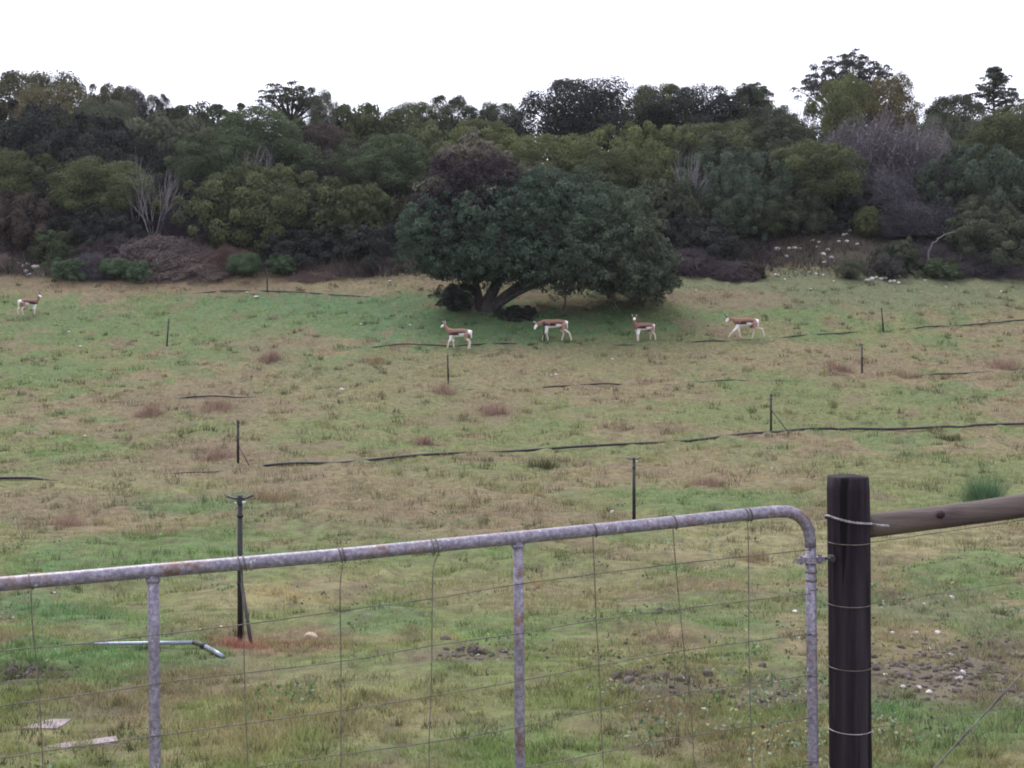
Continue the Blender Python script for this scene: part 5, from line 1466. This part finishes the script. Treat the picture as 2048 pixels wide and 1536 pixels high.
# twisted binding that runs round the post and out along the brace pole
def twisted(pts, r, gap, turns, mat, name, parent, n=6):
    P = spline(pts, 14); mb = MB()
    for ph in (0, math.pi):
        Q = []
        for k, p in enumerate(P):
            t_ = (P[min(k + 1, len(P) - 1)] - P[max(k - 1, 0)]).normalized()
            a = t_.cross(Vector((0, 0, 1))).normalized() if abs(t_.z) < .95 else Vector((1, 0, 0)); b_ = a.cross(t_)
            w = 2 * math.pi * turns * k / (len(P) - 1) + ph
            Q.append(p + (a * math.cos(w) + b_ * math.sin(w)) * gap)
        mb.tube(Q, r, n)
    return mb.build(name, M[mat], parent)
def around(deg, py):
    c = pc(py); a = R(deg); return Vector((c.x + math.cos(a) * 0.078, PY_ + math.sin(a) * 0.078, c.z))
twisted([around(150, 1040), around(178, 1033), around(200, 1030), around(230, 1033), around(265, 1038), around(300, 1041), around(330, 1044), around(355, 1048), at(1755, 1050, PY_ - 0.055), at(1778, 1052, PY_ - 0.055)], 0.0022, 0.0026, 16, 'bright_wire', 'twisted_binding', post)
mb = MB(); eb = at(1664, 1117, PY_ - 0.075)
mb.tube([eb + Vector((0, 0.02, 0)), eb, eb + Vector((0, -0.012, 0))], [0.0125, 0.0135, 0.011], 6); mb.build('eye_bolt', M['black_plastic'], post, smooth=False)
mb = MB(); mb.tube([hc + _gd * 0.055, eb.lerp(hc + _gd * 0.055, 0.5) + Vector((0, 0, 0.002)), eb], 0.005, 6); mb.build('hinge_pin', M['black_plastic'], post)

pole0 = at(1722, 1054, 4.50); pole1 = at(2340, 967, 4.62)
brace = empty('brace_pole', pole0, 'weathered wooden pole running level from the gate post', 'pole')
mb = MB(); n = 16; V = []; NPT = 24; rg = random.Random(8)
axv = (pole1 - pole0); t_ = axv.normalized(); a_ = t_.cross(Vector((0, 0, 1))).normalized(); b_ = a_.cross(t_)
for k in range(NPT):
    f = k / (NPT - 1); c = pole0 + axv * f + Vector((0, 0, -0.006 * math.sin(f * math.pi)))
    for j in range(n):
        q = 2 * math.pi * j / n; r = 0.0425 + 0.0016 * math.sin(2 * q + f * 4) + rg.uniform(-.0008, .0008)
        V.append(c + a_ * math.cos(q) * r + b_ * math.sin(q) * r)
Fc = [(k * n + j, k * n + (j + 1) % n, (k + 1) * n + (j + 1) % n, (k + 1) * n + j) for k in range(NPT - 1) for j in range(n)] + [tuple(range(n))[::-1], tuple(range((NPT - 1) * n, NPT * n))]
mb.add(V, Fc); mb.build('timber', M['pole'], brace)
for px, py in ((1884, 1030),):
    mb = MB(); c = at(px, py, 4.462); mb.tube([c + Vector((0, .012, 0)), c], [0.016, 0.008], 7); mb.build('knot', M['post'], brace)

far_c = at(2380, 960, 4.72)
fp = empty('fence_post', Vector((far_c.x, far_c.y, float(H(far_c.x, far_c.y)))), 'second dark wooden post holding the other end of the brace pole', 'post')
mb = MB(); mb.tube([Vector((far_c.x, far_c.y, fp.location.z - 0.2)), Vector((far_c.x, far_c.y, far_c.z + 0.1))], [0.072, 0.07], 20); mb.build('shaft', M['post'], fp)

for k, (y0, y1) in enumerate([(1085, 990), (1207, 1112), (1331, 1236), (1456, 1360)]):
    a = at(1742, y0, PY_ - 0.01); b_ = at(2340, y1, 4.66)
    lab = ['thin fence wire just under the brace pole', 'thin fence wire second below the brace pole', 'thin fence wire over the bare dirt patch', 'thin fence wire low over the bare dirt patch'][k]
    mb = MB(); mb.tube(spline([a, a.lerp(b_, .5) + Vector((0, 0, -0.006)), b_], 6), 0.0013, 5)
    tag(mb.build('fence_wire', M['wire'], None, origin=a), lab, 'wire', 'fence wires beyond the gate post')
s0 = at(1716, 1700, PY_ - 0.05); s1 = at(2340, 1030, 4.60)
st = empty('stay_cable', s0, 'twisted steel stay wire slanting up from the foot of the gate post', 'wire')
twisted([s0, s0.lerp(s1, .25), s0.lerp(s1, .5), s0.lerp(s1, .75), s1], 0.0024, 0.0025, 60, 'wire', 'strand', st)

# ------------------------------------------------------------------ thin violet haze volume, added to lift and tint the dark wood
hz = MB(); hz.box((0, 38, 8.5), (140, 176, 24))
hz_m = bpy.data.materials.new('violet_haze'); hz_m.use_nodes = True; ht = hz_m.node_tree; ht.nodes.clear()
ho = ht.nodes.new('ShaderNodeOutputMaterial'); hv = ht.nodes.new('ShaderNodeVolumePrincipled')
hv.inputs['Color'].default_value = (0.86, 0.84, 0.97, 1); hv.inputs['Density'].default_value = 0.00017; hv.inputs['Anisotropy'].default_value = 0.2
ht.links.new(hv.outputs[0], ho.inputs['Volume'])
tag(hz.build('haze', hz_m, None, smooth=False), 'faint violet haze added over the meadow and wood', None, None, 'stuff')
